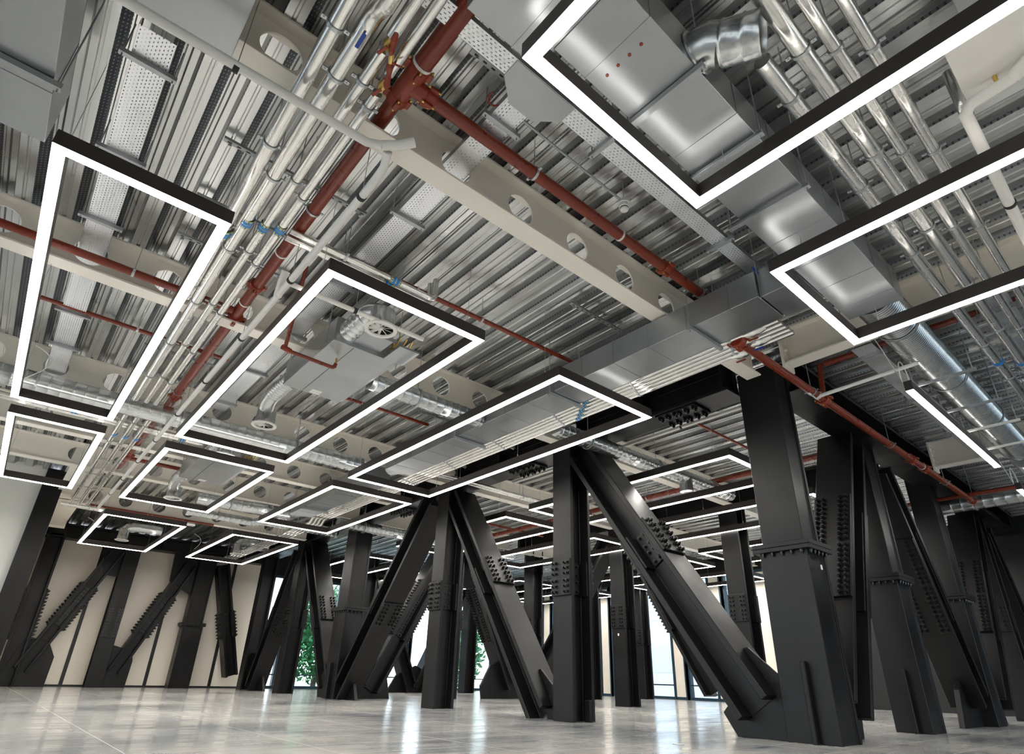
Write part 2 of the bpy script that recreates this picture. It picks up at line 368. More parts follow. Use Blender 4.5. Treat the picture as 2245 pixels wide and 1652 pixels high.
# ================================================================ steel frame
def hprof(d, w, tf, tw):
    D, Wd, t = d/2, w/2, tw/2; e = D-tf
    return [(-D, -Wd), (-e, -Wd), (-e, -t), (e, -t), (e, -Wd), (D, -Wd), (D, Wd), (e, Wd), (e, t), (-e, t), (-e, Wd), (-D, Wd)]
BOLT = {}
def bolt_mesh(r):
    if r in BOLT: return BOLT[r]
    b = MB(); b.cyl((0, 0, 0), (0, 0, r*.9), r, 6, True, False); b.cyl((0, 0, r*.9), (0, 0, r*1.5), r*1.02, 6, True, False); b.cyl((0, 0, r*1.5), (0, 0, r*2.2), r*.55, 8)
    b.ring((0, 0, r*.1), (0, 0, 1), r*.3, r*1.35, r*.2, 12)
    me = bpy.data.meshes.new('bolt'); me.from_pydata(b.v, [], b.f); me.polygons.foreach_set('use_smooth', b.sm); me.materials.append(M['bolt']); BOLT[r] = me
    return me
def put_bolt(par, p, nrm, r=.021):
    root = root_of(par); o = bpy.data.objects.new('bolt', bolt_mesh(r)); C.objects.link(o); o.parent = par
    q = Vector(nrm).to_track_quat('Z', 'Y'); o.rotation_mode = 'QUATERNION'; o.rotation_quaternion = q; o.location = Vector(p)-root.location
def plate(t, c, a, bb, nrm, la, lb, th, name='splice_plate', m='dark'):
    b = MB(); b.obox(Vector(c)+nrm*th/2, a*la/2, bb*lb/2, nrm*th/2); return b.build(name, m, t, .004)
def bolts_on(pl, c, a, bb, nrm, rows, cols, r=.021):
    for ra in rows:
        for cb in cols: put_bolt(pl, Vector(c)+a*ra+bb*cb, nrm, r)
def rowset(L, n, gap=.05):
    h = (L/2-gap-.05); return [s*(gap+.0+h*k/(n-1)) if n > 1 else s*(gap+h/2) for s in (-1, 1) for k in range(n)]
def member(name, label, cat, p0, p1, bdir, d=.40, wd=.44, tf=.07, tw=.045, group=None, spl=None, bsides=('n+', 'n-', 'w'), nb=3, L=.55, two=True, r=.024, ends=True):
    p0, p1 = Vector(p0), Vector(p1); a = (p1-p0).normalized(); bb = Vector(bdir); n = a.cross(bb).normalized()
    t = thing(name, p0, label, cat, group)
    b = MB(); b.prism(hprof(d, wd, tf, tw), p0, n, bb, p1-p0); b.build('steel_section', 'dark', t, .006)
    if spl:
        c = p0+(p1-p0)*spl; th = .035
        cols = [wd*.22, wd*.38] if two else [wd*.28]
        cols = cols+[-q for q in cols]; rows = rowset(L, nb)
        for sg, key in ((1, 'n+'), (-1, 'n-')):
            if key not in bsides: continue
            nn = n*sg; cc = c+nn*(d/2); pl = plate(t, cc, a, bb, nn, L, wd*.98, th); bolts_on(pl, cc+nn*th, a, bb, nn, rows, cols, r)
        # inner flange plates seen edge-on and web plate with bolts
        for sg in (1, -1):
            for sb in (1, -1):
                plate(t, c+n*sg*(d/2-tf)+bb*sb*(wd/4+.01), a, bb, -n*sg, L*.96, wd/2-.06, .03, 'inner_splice_plate')
        if 'w' in bsides:
            for sb in (-1, 1):
                nn = bb*sb; cc = c+nn*(tw/2); pl = plate(t, cc, a, n, nn, L*.9, d-2*tf-.09, .025, 'web_splice_plate')
                bolts_on(pl, cc+nn*.025, a, n, nn, rowset(L*.9, max(2, nb-1)), [d*.1, -d*.1], r*.85)
    return t
def h_column(x, y, label, h=4.0, d=.42, wd=.38, spl=1.83, group='H section columns', **k):
    """column at centre x,y; flanges face +-X"""
    t = member('steel_column', label, 'column', (x, y, 0), (x, y, h), (0, 1, 0), d, wd, .055, .04, group, spl/h if spl else None, ('n+', 'n-', 'w'), 3, .5, True, .021)
    return t
def box_column(x0, x1, y0, y1, label, zc=1.85, h=4.05, rib=True):
    cx, cy = (x0+x1)/2, (y0+y1)/2
    t = thing('box_column', (cx, cy, 0), label, 'column', 'box columns with collars')
    b = MB(); o = .02
    b.prism([(x0, y0), (x0+.05, y0), (x0+.05, y0+o), (x1-.05, y0+o), (x1-.05, y0), (x1, y0), (x1, y1), (x1-.05, y1), (x1-.05, y1-o), (x0+.05, y1-o), (x0+.05, y1), (x0, y1)], (0, 0, 0), X_, Y_, Z_*zc)
    b.build('lower_shaft', 'dark', t, .006)
    s = .03; b = MB(); x0, x1, y0, y1 = x0+s, x1-s, y0+s, y1-s
    b.prism([(x0, y0), (x0+.05, y0), (x0+.05, y0+o), (x1-.05, y0+o), (x1-.05, y0), (x1, y0), (x1, y1), (x1-.05, y1), (x1-.05, y1-o), (x0+.05, y1-o), (x0+.05, y1), (x0, y1)], (0, 0, zc), X_, Y_, Z_*(h-zc))
    b.build('upper_shaft', 'dark', t, .006)
    e = .085
    for z0, z1, nm in ((zc-.045, zc, 'lower_collar_plate'), (zc+.002, zc+.05, 'upper_collar_plate')):
        b = MB(); b.box(x0-e, x1+e, y0-e, y1+e, z0, z1); pl = b.build(nm, 'dark', t, .004)
        if nm[0] == 'l':
            for k in range(5):
                yy = y0+.02+(y1-y0-.04)*k/4
                put_bolt(pl, (x0-e/2-.005, yy, z0), (0, 0, -1), .018)
                xx = x0+.02+(x1-x0-.04)*k/4; put_bolt(pl, (xx, y0-e/2-.005, z0), (0, 0, -1), .018)
    if rib:
        b = MB(); yr = cy-.04; b.box(x0-s-.075, x0-s, yr-.025, yr+.025, 0, .72); b.build('stiffener_rib', 'dark', t, .008)
    return t
def gusset(t, pts, plane, c, th=.07, name='gusset_plate'):
    """polygon plate; plane 'x': pts are (y,z) at X=c; plane 'y': pts are (x,z) at Y=c"""
    b = MB()
    if plane == 'x': b.prism(pts, (c-th/2, 0, 0), Y_, Z_, X_*th)
    else: b.prism(pts, (0, c-th/2, 0), X_, Z_, Y_*th)
    return b.build(name, 'dark', t, .005)
# ---- truss line A (x about 6.1-6.6)
XA = 6.34
c1 = box_column(6.28, 6.73, 2.66, 3.18, 'massive charcoal box column with a bolted collar, nearest on the right')
gusset(c1, [(3.1, 0), (3.74, 0), (3.88, .22), (3.62, .50), (3.1, .55)], 'x', 6.36)
gusset(c1, [(6.7, 0), (7.45, 0), (7.5, .25), (7.3, .8), (6.7, .95)], 'y', 2.95)
c2 = h_column(6.31, 6.1, 'dark H column with bolted splice plates, at the foot of the middle brace')
gusset(c2, [(6.25, 0), (6.62, 0), (6.66, .2), (6.5, .45), (6.25, .45)], 'x', XA)
plate(c2, (6.35, 5.93, .13), X_, Z_, -Y_, .05, .26, .1, 'foot_stiffener')
c3 = h_column(6.31, 9.36, 'dark H column standing under the peak of two diagonal braces, left of the middle')
c4 = box_column(6.1, 6.58, 13.02, 13.57, 'charcoal box column with collar, left of the inverted V braces')
gusset(c4, [(12.4, 0), (14.3, 0), (14.4, .3), (13.9, .8), (12.9, .9)], 'x', XA)
gusset(c4, [(6.5, 0), (7.6, 0), (7.5, .4), (7.2, .9), (6.5, .9)], 'y', 13.3)
c5 = h_column(6.42, 16.72, 'slim dark H column with braces leaning on it, in front of the green tree')
c6 = h_column(6.5, 19.9, 'dark column at the far end of the near truss, before the last cream panel', spl=None)
gusset(c6, [(18.3, 0), (20.2, 0), (20.2, 1.0), (19.4, 1.0), (18.6, .4)], 'x', 6.5)
br = 'diagonal braces of the near truss'
D1 = member('diagonal_brace', 'biggest diagonal brace, falling right to the foot of the nearest box column', 'brace', (XA, 3.42, .28), (XA, 5.82, 3.76), X_, .43, .47, .075, .05, br, .52, ('n+', 'n-', 'w'), 3, .55)
D2 = member('diagonal_brace', 'diagonal brace running down right to the foot of the middle H column', 'brace', (XA, 6.66, .06), (XA, 9.13, 3.66), X_, .37, .47, .07, .05, br, .55, ('n+', 'n-', 'w'), 3, .55)
D0 = member('diagonal_brace', 'diagonal brace sloping down left, with a grey bolted plate on its underside', 'brace', (XA, 13.08, .02), (XA, 9.98, 3.76), X_, .42, .47, .07, .05, br, .47, ('n+', 'n-', 'w'), 3, .55)
member('diagonal_brace', 'dark diagonal brace right behind the collared box column, wide face with two bolt columns', 'brace', (6.45, 13.95, .3), (6.45, 16.2, 3.7), X_, .45, .47, .07, .05, br, .46, ('n+', 'n-', 'w'), 4, .7)
member('diagonal_brace', 'diagonal brace leaning on the slim column, foot in the far dark V', 'brace', (6.45, 19.0, .05), (6.45, 17.1, 3.65), X_, .42, .44, .07, .05, br, .5, ('n+', 'n-', 'w'), 3, .6)
def rib_plate(t, c, a, n, L, h, th, m='dark', name='foot_stiffener'):
    b = MB(); c = Vector(c); bb = a.cross(n)
    b.prism([(0, 0), (L, 0), (0, h)], c-bb*th/2, a, n, bb*th); return b.build(name, m, t, .003)
def fin(t, p0, p1, d, sgn, t0, prof, bx=0, th=.03):
    """stiffener fin standing on a brace flange near its foot; prof in (along, outward)"""
    p0, p1 = Vector(p0), Vector(p1); a = (p1-p0).normalized(); n = a.cross(X_).normalized()
    n = n*(1 if n.z*sgn > 0 else -1)
    b = MB(); b.prism(prof, p0+a*t0+n*d/2+X_*(bx-th/2), a, n, X_*th); return b.build('foot_stiffener', 'dark', t, .004)
fin(D1, (XA, 3.42, .28), (XA, 5.82, 3.76), .43, 1, .05, [(0, 0), (.50, 0), (.48, .05), (0, .17)])
fin(D2, (XA, 6.66, .06), (XA, 9.13, 3.66), .37, 1, .08, [(0, 0), (.48, 0), (.46, .04), (0, .17)])
fin(D0, (XA, 13.08, .02), (XA, 9.98, 3.76), .42, -1, .04, [(0, 0), (.34, 0), (0, .16)])
# top chords
def chord(label, p0, p1, wdir, d=.40, plates=(), group='dark top chords of the trusses'):
    p0, p1 = Vector(p0), Vector(p1); a = (p1-p0).normalized(); bb = Vector(wdir); n = a.cross(bb).normalized()
    t = thing('chord_beam', (p0+p1)/2, label, 'beam', group)
    b = MB(); b.prism(hprof(d, .42, .05, .04), p0, n, bb, p1-p0); b.build('steel_section', 'dark', t, .006)
    for f in plates:
        c = p0+(p1-p0)*f; cc = c-Z_*d/2; pl = plate(t, cc, a, bb, -Z_, .62, .40, .035); bolts_on(pl, cc-Z_*.035, a, bb, -Z_, rowset(.62, 3, .03), [.09, .16, -.09, -.16], .026)
    for s_ in (-1, 1):
        for f in (.03, .5, .97): plate(t, p0+(p1-p0)*f+bb*s_*.02, Z_, a, bb*s_, d-.1, .03, .17, 'web_stiffener')
    return t
chord('dark top chord beside the nearest box column, bolt clusters under it', (XA, 3.2, 4.03), (XA, 5.88, 4.03), X_, .42, (.3,))
chord('dark top chord over the brace right of the middle, partly behind silver pipes', (XA, 6.33, 4.03), (XA, 9.15, 4.03), X_, .42, (.3,))
chord('dark top chord over the left sloping brace', (XA, 9.57, 4.03), (XA, 13.0, 4.03), X_, .42, (.5,))
chord('far dark top chord of the near truss, over the slim column', (XA+.1, 13.6, 4.03), (XA+.1, 19.7, 4.03), X_, .42, ())
# ---- row R (y about 2.7-3.2) running right
YR = 2.95
br = 'braces of the right hand row'
member('diagonal_brace', 'tall steep brace with a long double row of bolts, right of the nearest box column', 'brace', (7.08, YR, .28), (8.78, YR, 3.74), Y_, .44, .47, .07, .05, br, .50, ('n+', 'n-', 'w'), 10, 1.5)
cR1 = box_column(9.08, 9.56, 2.74, 3.16, 'charcoal box column with collar, second along the right row', 1.86, rib=True)
member('diagonal_brace', 'brace falling right from the second right hand column, rows of round bolts', 'brace', (11.72, YR, .35), (9.85, YR, 3.55), Y_, .40, .46, .065, .05, br, .52, ('n+', 'n-', 'w'), 10, 1.5)
cR2 = box_column(12.05, 12.53, 2.74, 3.16, 'charcoal box column with collar, third along the right row', 1.9, rib=False)
gusset(cR2, [(11.0, 0), (13.4, 0), (13.2, .6), (12.6, 1.0), (11.8, 1.0), (11.2, .5)], 'y', YR)
member('diagonal_brace', 'thin-looking brace rising right from the third right hand column foot', 'brace', (13.0, YR, .3), (14.75, YR, 3.7), Y_, .42, .46, .065, .05, br, .5, ('n+', 'n-', 'w'), 10, 1.5)
cR3 = h_column(15.3, YR, 'dark column at the far right edge, fourth in the right row', spl=1.8)
member('diagonal_brace', 'last brace at the right edge, falling right behind the others', 'brace', (17.2, YR, .4), (15.6, YR, 3.6), Y_, .40, .46, .065, .05, br, .5, ('n-',), 8, 1.3)
chord('long dark top chord of the right hand row, under the dotted deck', (6.75, YR-.18, 4.03), (17.6, YR-.18, 4.03), Y_, .42, ())
# ---- truss line B (x about 10.9)
XB = 11.1
cB1 = h_column(11.1, 6.1, 'dark H column behind the biggest brace, bolted splice half way up, bright windows beside it')
cB2 = h_column(11.1, 9.1, 'dark H column with a small white tag, right of the middle')
br = 'braces of the second truss'
member('diagonal_brace', 'brace falling right from the column with the white tag, sawtooth of bolt heads on it', 'brace', (XB, 6.9, .35), (XB, 8.75, 3.6), X_, .36, .42, .06, .045, br, .5, ('n+', 'n-', 'w'), 6, 1.0)
member('diagonal_brace', 'blue-lit brace rising right toward the top of the tagged column', 'brace', (XB, 12.3, .1), (XB, 9.45, 3.6), X_, .36, .42, .06, .045, br, .5, ('n+', 'n-', 'w'), 4, .7)
cB3 = h_column(12.0, 13.2, 'dark column seen between the middle braces and the middle H column')
chord('dark top chord of the second truss, beyond the near braces', (XB, 3.2, 4.03), (XB, 12.9, 4.03), X_, .42, (.5,), 'dark top chords of the trusses')
cB4 = h_column(11.1, 16.7, 'narrow dark column left of the middle H column foot, blue daylight on it', spl=None)
# ---- row S (y about 13.2)
YS = 13.25
br = 'braces of the middle cross row'
member('diagonal_brace', 'brace behind the left sloping brace, rising right from the second box column foot', 'brace', (7.0, YS, .2), (8.85, YS, 3.7), Y_, .42, .46, .065, .05, br, .5, ('n+', 'n-', 'w'), 10, 1.5)
cS1 = h_column(9.15, 13.25, 'dark H column hidden behind the middle column under the brace peak')
sS = member('diagonal_brace', 'blue-lit brace with two long columns of ring-like bolts, between the middle columns', 'brace', (11.2, YS, .3), (9.5, YS, 3.6), Y_, .42, .46, .065, .05, br, .55, ('n+', 'n-', 'w'), 10, 1.5)
gusset(cB3, [(10.25, 0), (12.35, 0), (12.2, .7), (11.3, .95), (10.5, .8), (10.2, .3)], 'y', YS-.02)
member('diagonal_brace', 'brace leaning left behind the column with the white tag', 'brace', (12.9, YS, .1), (14.8, YS, 3.6), Y_, .40, .44, .065, .05, br, .5, ('n-',), 8, 1.3)
cS2 = h_column(16.6, 12.9, 'blue-lit column by the right windows with a long bolted splice')
cS3 = h_column(13.9, 12.7, 'narrow dark column just right of the middle H column, near the glazing', spl=None)
# ---- row T (y about 17.8)
YT = 17.9
br = 'braces of the far cross row'
cT1 = h_column(9.05, 17.9, 'dark column far back, left of the small V braces')
cT2 = h_column(13.2, 17.9, 'far dark column right of the small V braces', spl=None)
gusset(cT1, [(10.1, 0), (12.0, 0), (11.8, .5), (11.1, .8), (10.4, .5)], 'y', YT)
member('diagonal_brace', 'left arm of the small blue V brace far back', 'brace', (10.95, YT, .08), (9.3, YT, 3.6), Y_, .40, .42, .06, .045, br)
member('diagonal_brace', 'right arm of the small blue V brace far back, bright blue edges', 'brace', (11.15, YT, .08), (12.9, YT, 3.6), Y_, .40, .42, .06, .045, br)
member('diagonal_brace', 'teal-lit brace with bolts right of the central column foot, by the glazing', 'brace', (15.2, YT-1.4, .02), (13.5, YT-1.4, 3.6), Y_, .40, .42, .06, .045, br, .5, ('n+', 'n-', 'w'), 6, .9)
# ---- row U (y about 21) by the cream wall
YU = 20.95
br = 'braces in front of the cream wall'
cU0 = h_column(.85, YU, 'dark column at the far left edge with toothed bolt rows on its flanges', spl=None, h=3.9)
cU1 = member('steel_column', 'dark column with a small bolted plate in front of the cream wall, left', 'column', (2.77, YU, 0), (2.77, YU, 3.95), (1, 0, 0), .40, .40, .055, .04, 'H section columns', .42, ('n+', 'n-'), 5, .8, True, .024)
cU2 = box_column(4.60, 5.16, 20.75, 21.2, 'dark box column with collar in front of the cream wall', 1.75, 3.95, False)
gusset(cU0, [(.6, 0), (1.70, 0), (1.72, .72), (1.5, 1.1), (1.0, 1.2)], 'y', YU)
gusset(cU1, [(2.7, 0), (3.54, 0), (3.56, .68), (3.5, .95), (2.9, 1.1)], 'y', YU)
gusset(cU1, [(2.0, 3.9), (2.6, 3.9), (2.6, 2.9), (2.2, 2.95)], 'y', YU)
gusset(cU2, [(3.9, 3.85), (4.6, 3.85), (4.6, 2.6), (3.95, 2.95)], 'y', YU)
member('diagonal_brace', 'brace rising right with toothed bolt rows, leftmost of the cream wall pair', 'brace', (1.08, YU, .40), (2.42, YU, 3.65), Y_, .34, .46, .06, .045, br, .5, ('n+', 'n-', 'w'), 7, 1.25)
member('diagonal_brace', 'brace rising right with toothed bolt rows to the collared box column, before the cream wall', 'brace', (3.15, YU, .40), (4.42, YU, 3.50), Y_, .34, .46, .06, .045, br, .5, ('n+', 'n-', 'w'), 7, 1.25)
member('diagonal_brace', 'brace falling right from the collared box column to the far dark V foot', 'brace', (6.30, YU, .35), (5.33, YU, 3.6), Y_, .36, .46, .06, .045, br, .45, ('n+', 'n-', 'w'), 4, .8)
def flange_bolts(t, x, y):
    for sx in (-1, 1):
        pl = plate(t, (x+sx*.21, y, 1.75), Z_, Y_, X_*sx, 1.3, .36, .03)
        bolts_on(pl, (x+sx*.24, y, 1.75), Z_, Y_, X_*sx, rowset(1.3, 7), [.12, -.12], .026)
flange_bolts(cU0, .85, YU)
chord('dark top chord along the cream wall', (.4, YU, 3.98), (6.6, YU, 3.98), Y_, .40, ())
b = MB(); b.box(.09, .44, 15.25, 15.62, 0, ZD); tag(b.build('corner_post', 'dark', None, .006), 'plain dark corner post beside the pale grey wall, far left', 'post')
# ================================================================ cellular beams
def cell_beam(y, x0, x1, holes, label, zb=ZB, zt=ZD, wd=.18, r=.135, group='cream beams across the bay'):
    t = thing('cellular_beam', ((x0+x1)/2, y, zb), label, 'beam', group)
    b = MB(); b.box(x0, x1, y-wd/2, y+wd/2, zb, zb+.02); b.build('bottom_flange', 'cream', t, .002)
    b = MB(); b.box(x0, x1, y-wd/2, y+wd/2, zt-.02, zt); b.build('top_flange', 'cream', t, .002)
    b = MB(); tw = .016; z0, z1 = zb+.02, zt-.02; zc = (z0+z1)/2+.005
    hs = [h for h in holes if x0+.2 < h < x1-.2]
    ed = [x0]+[(hs[i]+hs[i+1])/2 for i in range(len(hs)-1)]+[x1] if hs else [x0, x1]
    if not hs: b.box(x0, x1, y-tw/2, y+tw/2, z0, z1)
    for i, h in enumerate(hs):
        a0, a1 = ed[i], ed[i+1]
        # limit cell so corners stay well shaped
        ca, cb = max(a0, h-.33), min(a1, h+.33)
        if ca > a0: b.box(a0, ca, y-tw/2, y+tw/2, z0, z1)
        if cb < a1: b.box(cb, a1, y-tw/2, y+tw/2, z0, z1)
        ang = sorted(set([2*math.pi*k/28 for k in range(28)]+[math.atan2(zz-zc, xx-h) % (2*math.pi) for xx in (ca, cb) for zz in (z0, z1)]))
        inner, outer = [], []
        for an in ang:
            c_, s_ = math.cos(an), math.sin(an); inner.append((h+r*c_, zc+r*s_)); ts = []
            if c_ > 1e-6: ts.append((cb-h)/c_)
            if c_ < -1e-6: ts.append((ca-h)/c_)
            if s_ > 1e-6: ts.append((z1-zc)/s_)
            if s_ < -1e-6: ts.append((z0-zc)/s_)
            tt = min(ts); outer.append((h+tt*c_, zc+tt*s_))
        n = len(ang); vs = [(p[0], yy, p[1]) for yy in (y-tw/2, y+tw/2) for lst in (inner, outer) for p in lst]; fs = []
        for k in range(n):
            j = (k+1) % n; fs += [(k, j, n+j, n+k), (2*n+k, 3*n+k, 3*n+j, 2*n+j), (k, 2*n+k, 2*n+j, j)]
        b.add(vs, fs)
    b.build('web', 'cream', t)
    return t
def plain_beam(label, y, x0, x1, wd=.18): return cell_beam(y, x0, x1, [], label, wd=wd)
base = [-.92, -.26, .40, 1.10, 1.80, 2.38, 3.05, 3.72, 4.38]
h1 = [-.92, -.3, .36, 1.08, 1.71, 2.37, 3.05, 3.71, 4.38]
cell_beam(2.83, -4.4, 6.1, [-2.9, -2.24, -1.58]+h1, 'nearest cream cellular beam, crossing the picture top from left to the duct')
cell_beam(6.0, -4.4, 6.1, [-2.9, -2.24, -1.58]+base+[5.04], 'second cream cellular beam, with the red coupling at its hole')
cell_beam(9.05, -4.4, 6.1, [-2.9, -2.24, -1.58]+base+[5.04], 'third cream cellular beam, red sprinkler pipe seen through its holes')
cell_beam(11.1, -4.4, 6.1, [-.26, .40, 1.10, 1.68, 2.40, 3.06, 3.72, 4.38, 5.04], 'fourth cream cellular beam, over the middle light frames')
cell_beam(13.0, -4.4, 6.1, [.40, 1.10, 1.68, 2.40, 3.06, 3.72, 4.38], 'fifth cream cellular beam, behind the silver pipe bends')
cell_beam(16.15, .4, 6.1, [1.1, 1.7, 2.4, 3.05, 3.72, 4.38, 5.04], 'last holed cream beam before the far end of the room')
for y, nm in ((6.0, 'nearest'), (9.1, 'second'), (13.0, 'third')):
    plain_beam('plain cream beam past the near truss, %s of them' % nm, y, 6.62, 10.85)
    plain_beam('plain cream beam past the second truss, %s of them' % nm, y+.02, 11.35, 17.6)
def ybeam(label, x, y0, y1, wd=.18, zb=ZB, bolts=True, group='cream beams along the bay'):
    t = thing('edge_beam', (x, (y0+y1)/2, zb), label, 'beam', group)
    b = MB(); b.box(x-wd/2, x+wd/2, y0, y1, zb, zb+.02); b.build('bottom_flange', 'cream', t, .002)
    b = MB(); b.box(x-.008, x+.008, y0, y1, zb+.02, ZD-.02); b.build('web', 'cream', t)
    b = MB(); b.box(x-wd/2, x+wd/2, y0, y1, ZD-.02, ZD); b.build('top_flange', 'cream', t, .002)
    if bolts:
        b = MB(); b.box(x-wd/2-.03, x+wd/2+.03, y1-.015, y1+.015, zb-.06, ZD); p = b.build('end_plate', 'cream', t, .002)
        for k in range(4):
            for s in (-1, 1):
                q = MB(); q.cyl((x+s*.07, y1-.015, zb+.08+k*.09), (x+s*.07, y1-.05, zb+.08+k*.09), .016, 6); q.build('bolt', 'cream', p)
    return t
ybeam('cream edge beam meeting the nearest box column from the right, bolts down its end plate', 6.12, -2.5, 2.42)
ybeam('cream beam stub at the left, ending in a bolted plate before the far dark column', .62, 13.2, 19.5, .5, 3.86)
ybeam('cream edge beam at the far right, above the light bar end', 11.2, -2.5, 2.4)
# ================================================================ ducts
def rod(b, x, y, z0, z1=ZD, r=.005): b.cyl((x, y, z0), (x, y, z1), r, 6, False)
def seams_box(t, x0, x1, y0, y1, z0, z1, axis, pitch, name='flange_joint'):
    v = (x0 if axis == 'x' else y0)+pitch*.6
    while v < (x1 if axis == 'x' else y1)-.1:
        b = MB(); e = .003
        if axis == 'x': b.box(v-.004, v+.004, y0-e, y1+e, z0-e, z1+e)
        else: b.box(x0-e, x1+e, v-.004, v+.004, z0-e, z1+e)
        b.build('standing_seam', 'galv', t); v += pitch
def rect_duct(x0, x1, y0, y1, z0, z1, axis, pitch, label, hang=1.9, cat='duct', seam=.45):
    t = thing('rectangular_duct', ((x0+x1)/2, (y0+y1)/2, z0), label, cat, 'rectangular sheet metal ducts')
    b = MB(); b.box(x0, x1, y0, y1, z0, z1); b.build('duct_body', 'galv', t, .003)
    seams_box(t, x0, x1, y0, y1, z0, z1, axis, seam)
    v = (x0 if axis == 'x' else y0)+hang*.35; end = (x1 if axis == 'x' else y1)
    while v < end-.1:
        b = MB(); e = .045
        if axis == 'x':
            b.box(v-.02, v+.02, y0-e, y1+e, z0-.045, z0-.006); rod(b, v, y0-e+.015, z0-.06); rod(b, v, y1+e-.015, z0-.06)
        else:
            b.box(x0-e, x1+e, v-.02, v+.02, z0-.045, z0-.006); rod(b, x0-e+.015, v, z0-.06); rod(b, x1+e-.015, v, z0-.06)
        b.build('support_channel', 'galv_d', t); v += hang
    return t
dA = rect_duct(4.21, 4.67, 1.80, 8.25, 3.53, 3.80, 'y', 1, 'long rectangular galvanised duct running back beside the silver pipe bundle')
dA2 = rect_duct(4.21, 4.67, 8.95, 12.3, 3.53, 3.80, 'y', 1, 'rectangular duct inside the light frame before the second box column')
b = MB()
for k in range(9):
    pass
def reducer(t, y0, y1, cx, w0, h0, zc, r, name='reducer'):
    b = MB(); seg = 24; vs = []
    for k in range(seg):
        a = 2*math.pi*k/seg; c_, s_ = math.cos(a), math.sin(a); q = max(abs(c_)/(w0/2), abs(s_)/(h0/2)); vs.append((cx+c_/q, y0, zc+s_/q))
    for k in range(seg):
        a = 2*math.pi*k/seg; vs.append((cx+r*math.cos(a), y1, zc+r*math.sin(a)))
    b.add(vs, [(k, (k+1) % seg, seg+(k+1) % seg, seg+k) for k in range(seg)]); return b.build(name, 'galv', t)
reducer(dA, 8.25, 8.5, 4.44, .46, .27, 3.665, .12)
reducer(dA2, 12.3, 12.6, 4.44, .46, .27, 3.665, .12)
rect_duct(1.42, 5.27, 1.0, 1.455, 3.6, 3.89, 'x', 1, 'wide sheet metal duct lit by the big corner light frame', seam=.42)
dB2 = rect_duct(.93, 1.40, .35, 1.58, 3.56, 3.90, 'x', 1, 'broad shallow duct plenum at the top edge left of the light frame corner', seam=.5)
rect_duct(4.25, 4.70, 1.46, 1.79, 3.54, 3.82, 'y', 1, 'short duct link between the wide duct and the long one, blue handle beside it', hang=9, seam=.18)
rect_duct(.12-.5, .12, -1.0, 2.82, 3.70, 3.815, 'y', 1, 'flat white sheet metal duct at the top, under the nearest beam', hang=2.4, seam=1.1)
rect_duct(-3.2, -.60, 1.2, 4.0, 3.5, 3.95, 'y', 1, 'big blue-grey duct box in the top left corner', hang=.95, seam=.9)
rect_duct(-1.9, -.7, .2, .95, 3.45, 3.9, 'y', 1, 'dark framed equipment box at the extreme top left', hang=9, seam=.5)
# damper box panel / opening in the wide duct
def spiral(t, path, r, pitch=.11, amp=.006, name='spiral_duct', m='spiral', seg=28):
    """round duct with raised seams along a straight or bent path"""
    P = [Vector(p) for p in path]; pts = []; rs = []
    for i in range(len(P)-1):
        a, c = P[i], P[i+1]; L = (c-a).length; n = max(1, int(L/pitch)); d = (c-a)/n
        for k in range(n):
            for f, rr in (((0, r), (.40, r), (.44, r+amp*.15), (.5, r+amp), (.56, r+amp*.15), (.60, r)) if pitch > .05 else ((0, r), (.35, r), (.5, r+amp), (.65, r))):
                pts.append(a+d*(k+f)); rs.append(rr)
    pts.append(P[-1]); rs.append(r); b = MB(); b.tube(pts, rs, seg); return b.build(name, m, t)
def bend(c, r, a0, a1, u, v, n=8):
    c, u, v = Vector(c), Vector(u), Vector(v); return [c+r*(math.cos(a0+(a1-a0)*k/n)*u+math.sin(a0+(a1-a0)*k/n)*v) for k in range(n+1)]
def elbow(t, path, r, name='elbow', m='spiral'):
    b = MB(); b.tube(path, r, 28); return b.build(name, m, t)
def strap(t, p, r, ax, name='hanger_strap'):
    b = MB(); b.ring(p, ax, r+.004, r+.012, .025, 24); rod(b, p[0], p[1], p[2]+r+.01); return b.build(name, 'rod', t)
def round_duct(label, path, r, pitch=.11, amp=.006, m='spiral', hang=1.6):
    P = [Vector(p) for p in path]
    t = thing('round_duct', P[0], label, 'duct', 'round spiral ducts')
    spiral(t, path, r, pitch, amp, m=m)
    for i in range(len(P)-1):
        L = (P[i+1]-P[i]).length; ax = (P[i+1]-P[i]).normalized(); d = hang*.4
        while d < L: strap(t, P[i]+ax*d, r+amp, ax); d += hang
    return t
t = round_duct('round spiral duct joining the long rectangular duct from the left, below the second beam', [(2.58, 5.72, 3.60), (4.2, 5.72, 3.60)], .105)
t = round_duct('round spiral duct from the silver bundle over the braces, a branch dropping from it', [(5.16, 5.25, 3.62), (9.6, 5.25, 3.62)], .11)
elbow(t, [(8.2, 5.25, 3.62), (8.2, 5.25, 3.38)], .11, 'branch_stub')
round_duct('long round spiral duct crossing the left between the two rows of light frames', [(-2.6, 8.62, 3.62), (3.95, 8.62, 3.62)], .125, .12)
round_duct('bent round duct left of the second box column, behind the frames', [(2.5, 12.78, 3.62), (3.4, 12.78, 3.62), (3.75, 12.62, 3.6), (4.3, 12.62, 3.6)], .12)
round_duct('thin round duct linking the far light frames on the left', [(2.6, 14.0, 3.6), (4.0, 14.0, 3.6), (4.35, 13.4, 3.62), (4.44, 12.7, 3.66)], .09)
round_duct('fat round duct behind the second box column, far left row', [(4.2, 13.9, 3.665), (6.0, 13.9, 3.665)], .12)
round_duct('round duct past the second box column, running to the right', [(5.4, 12.55, 3.6), (10.6, 12.55, 3.6)], .12)
round_duct('round duct at the right edge beyond the black beam', [(12.9, -1.5, 3.58), (12.9, 3.6, 3.58)], .13, .16)
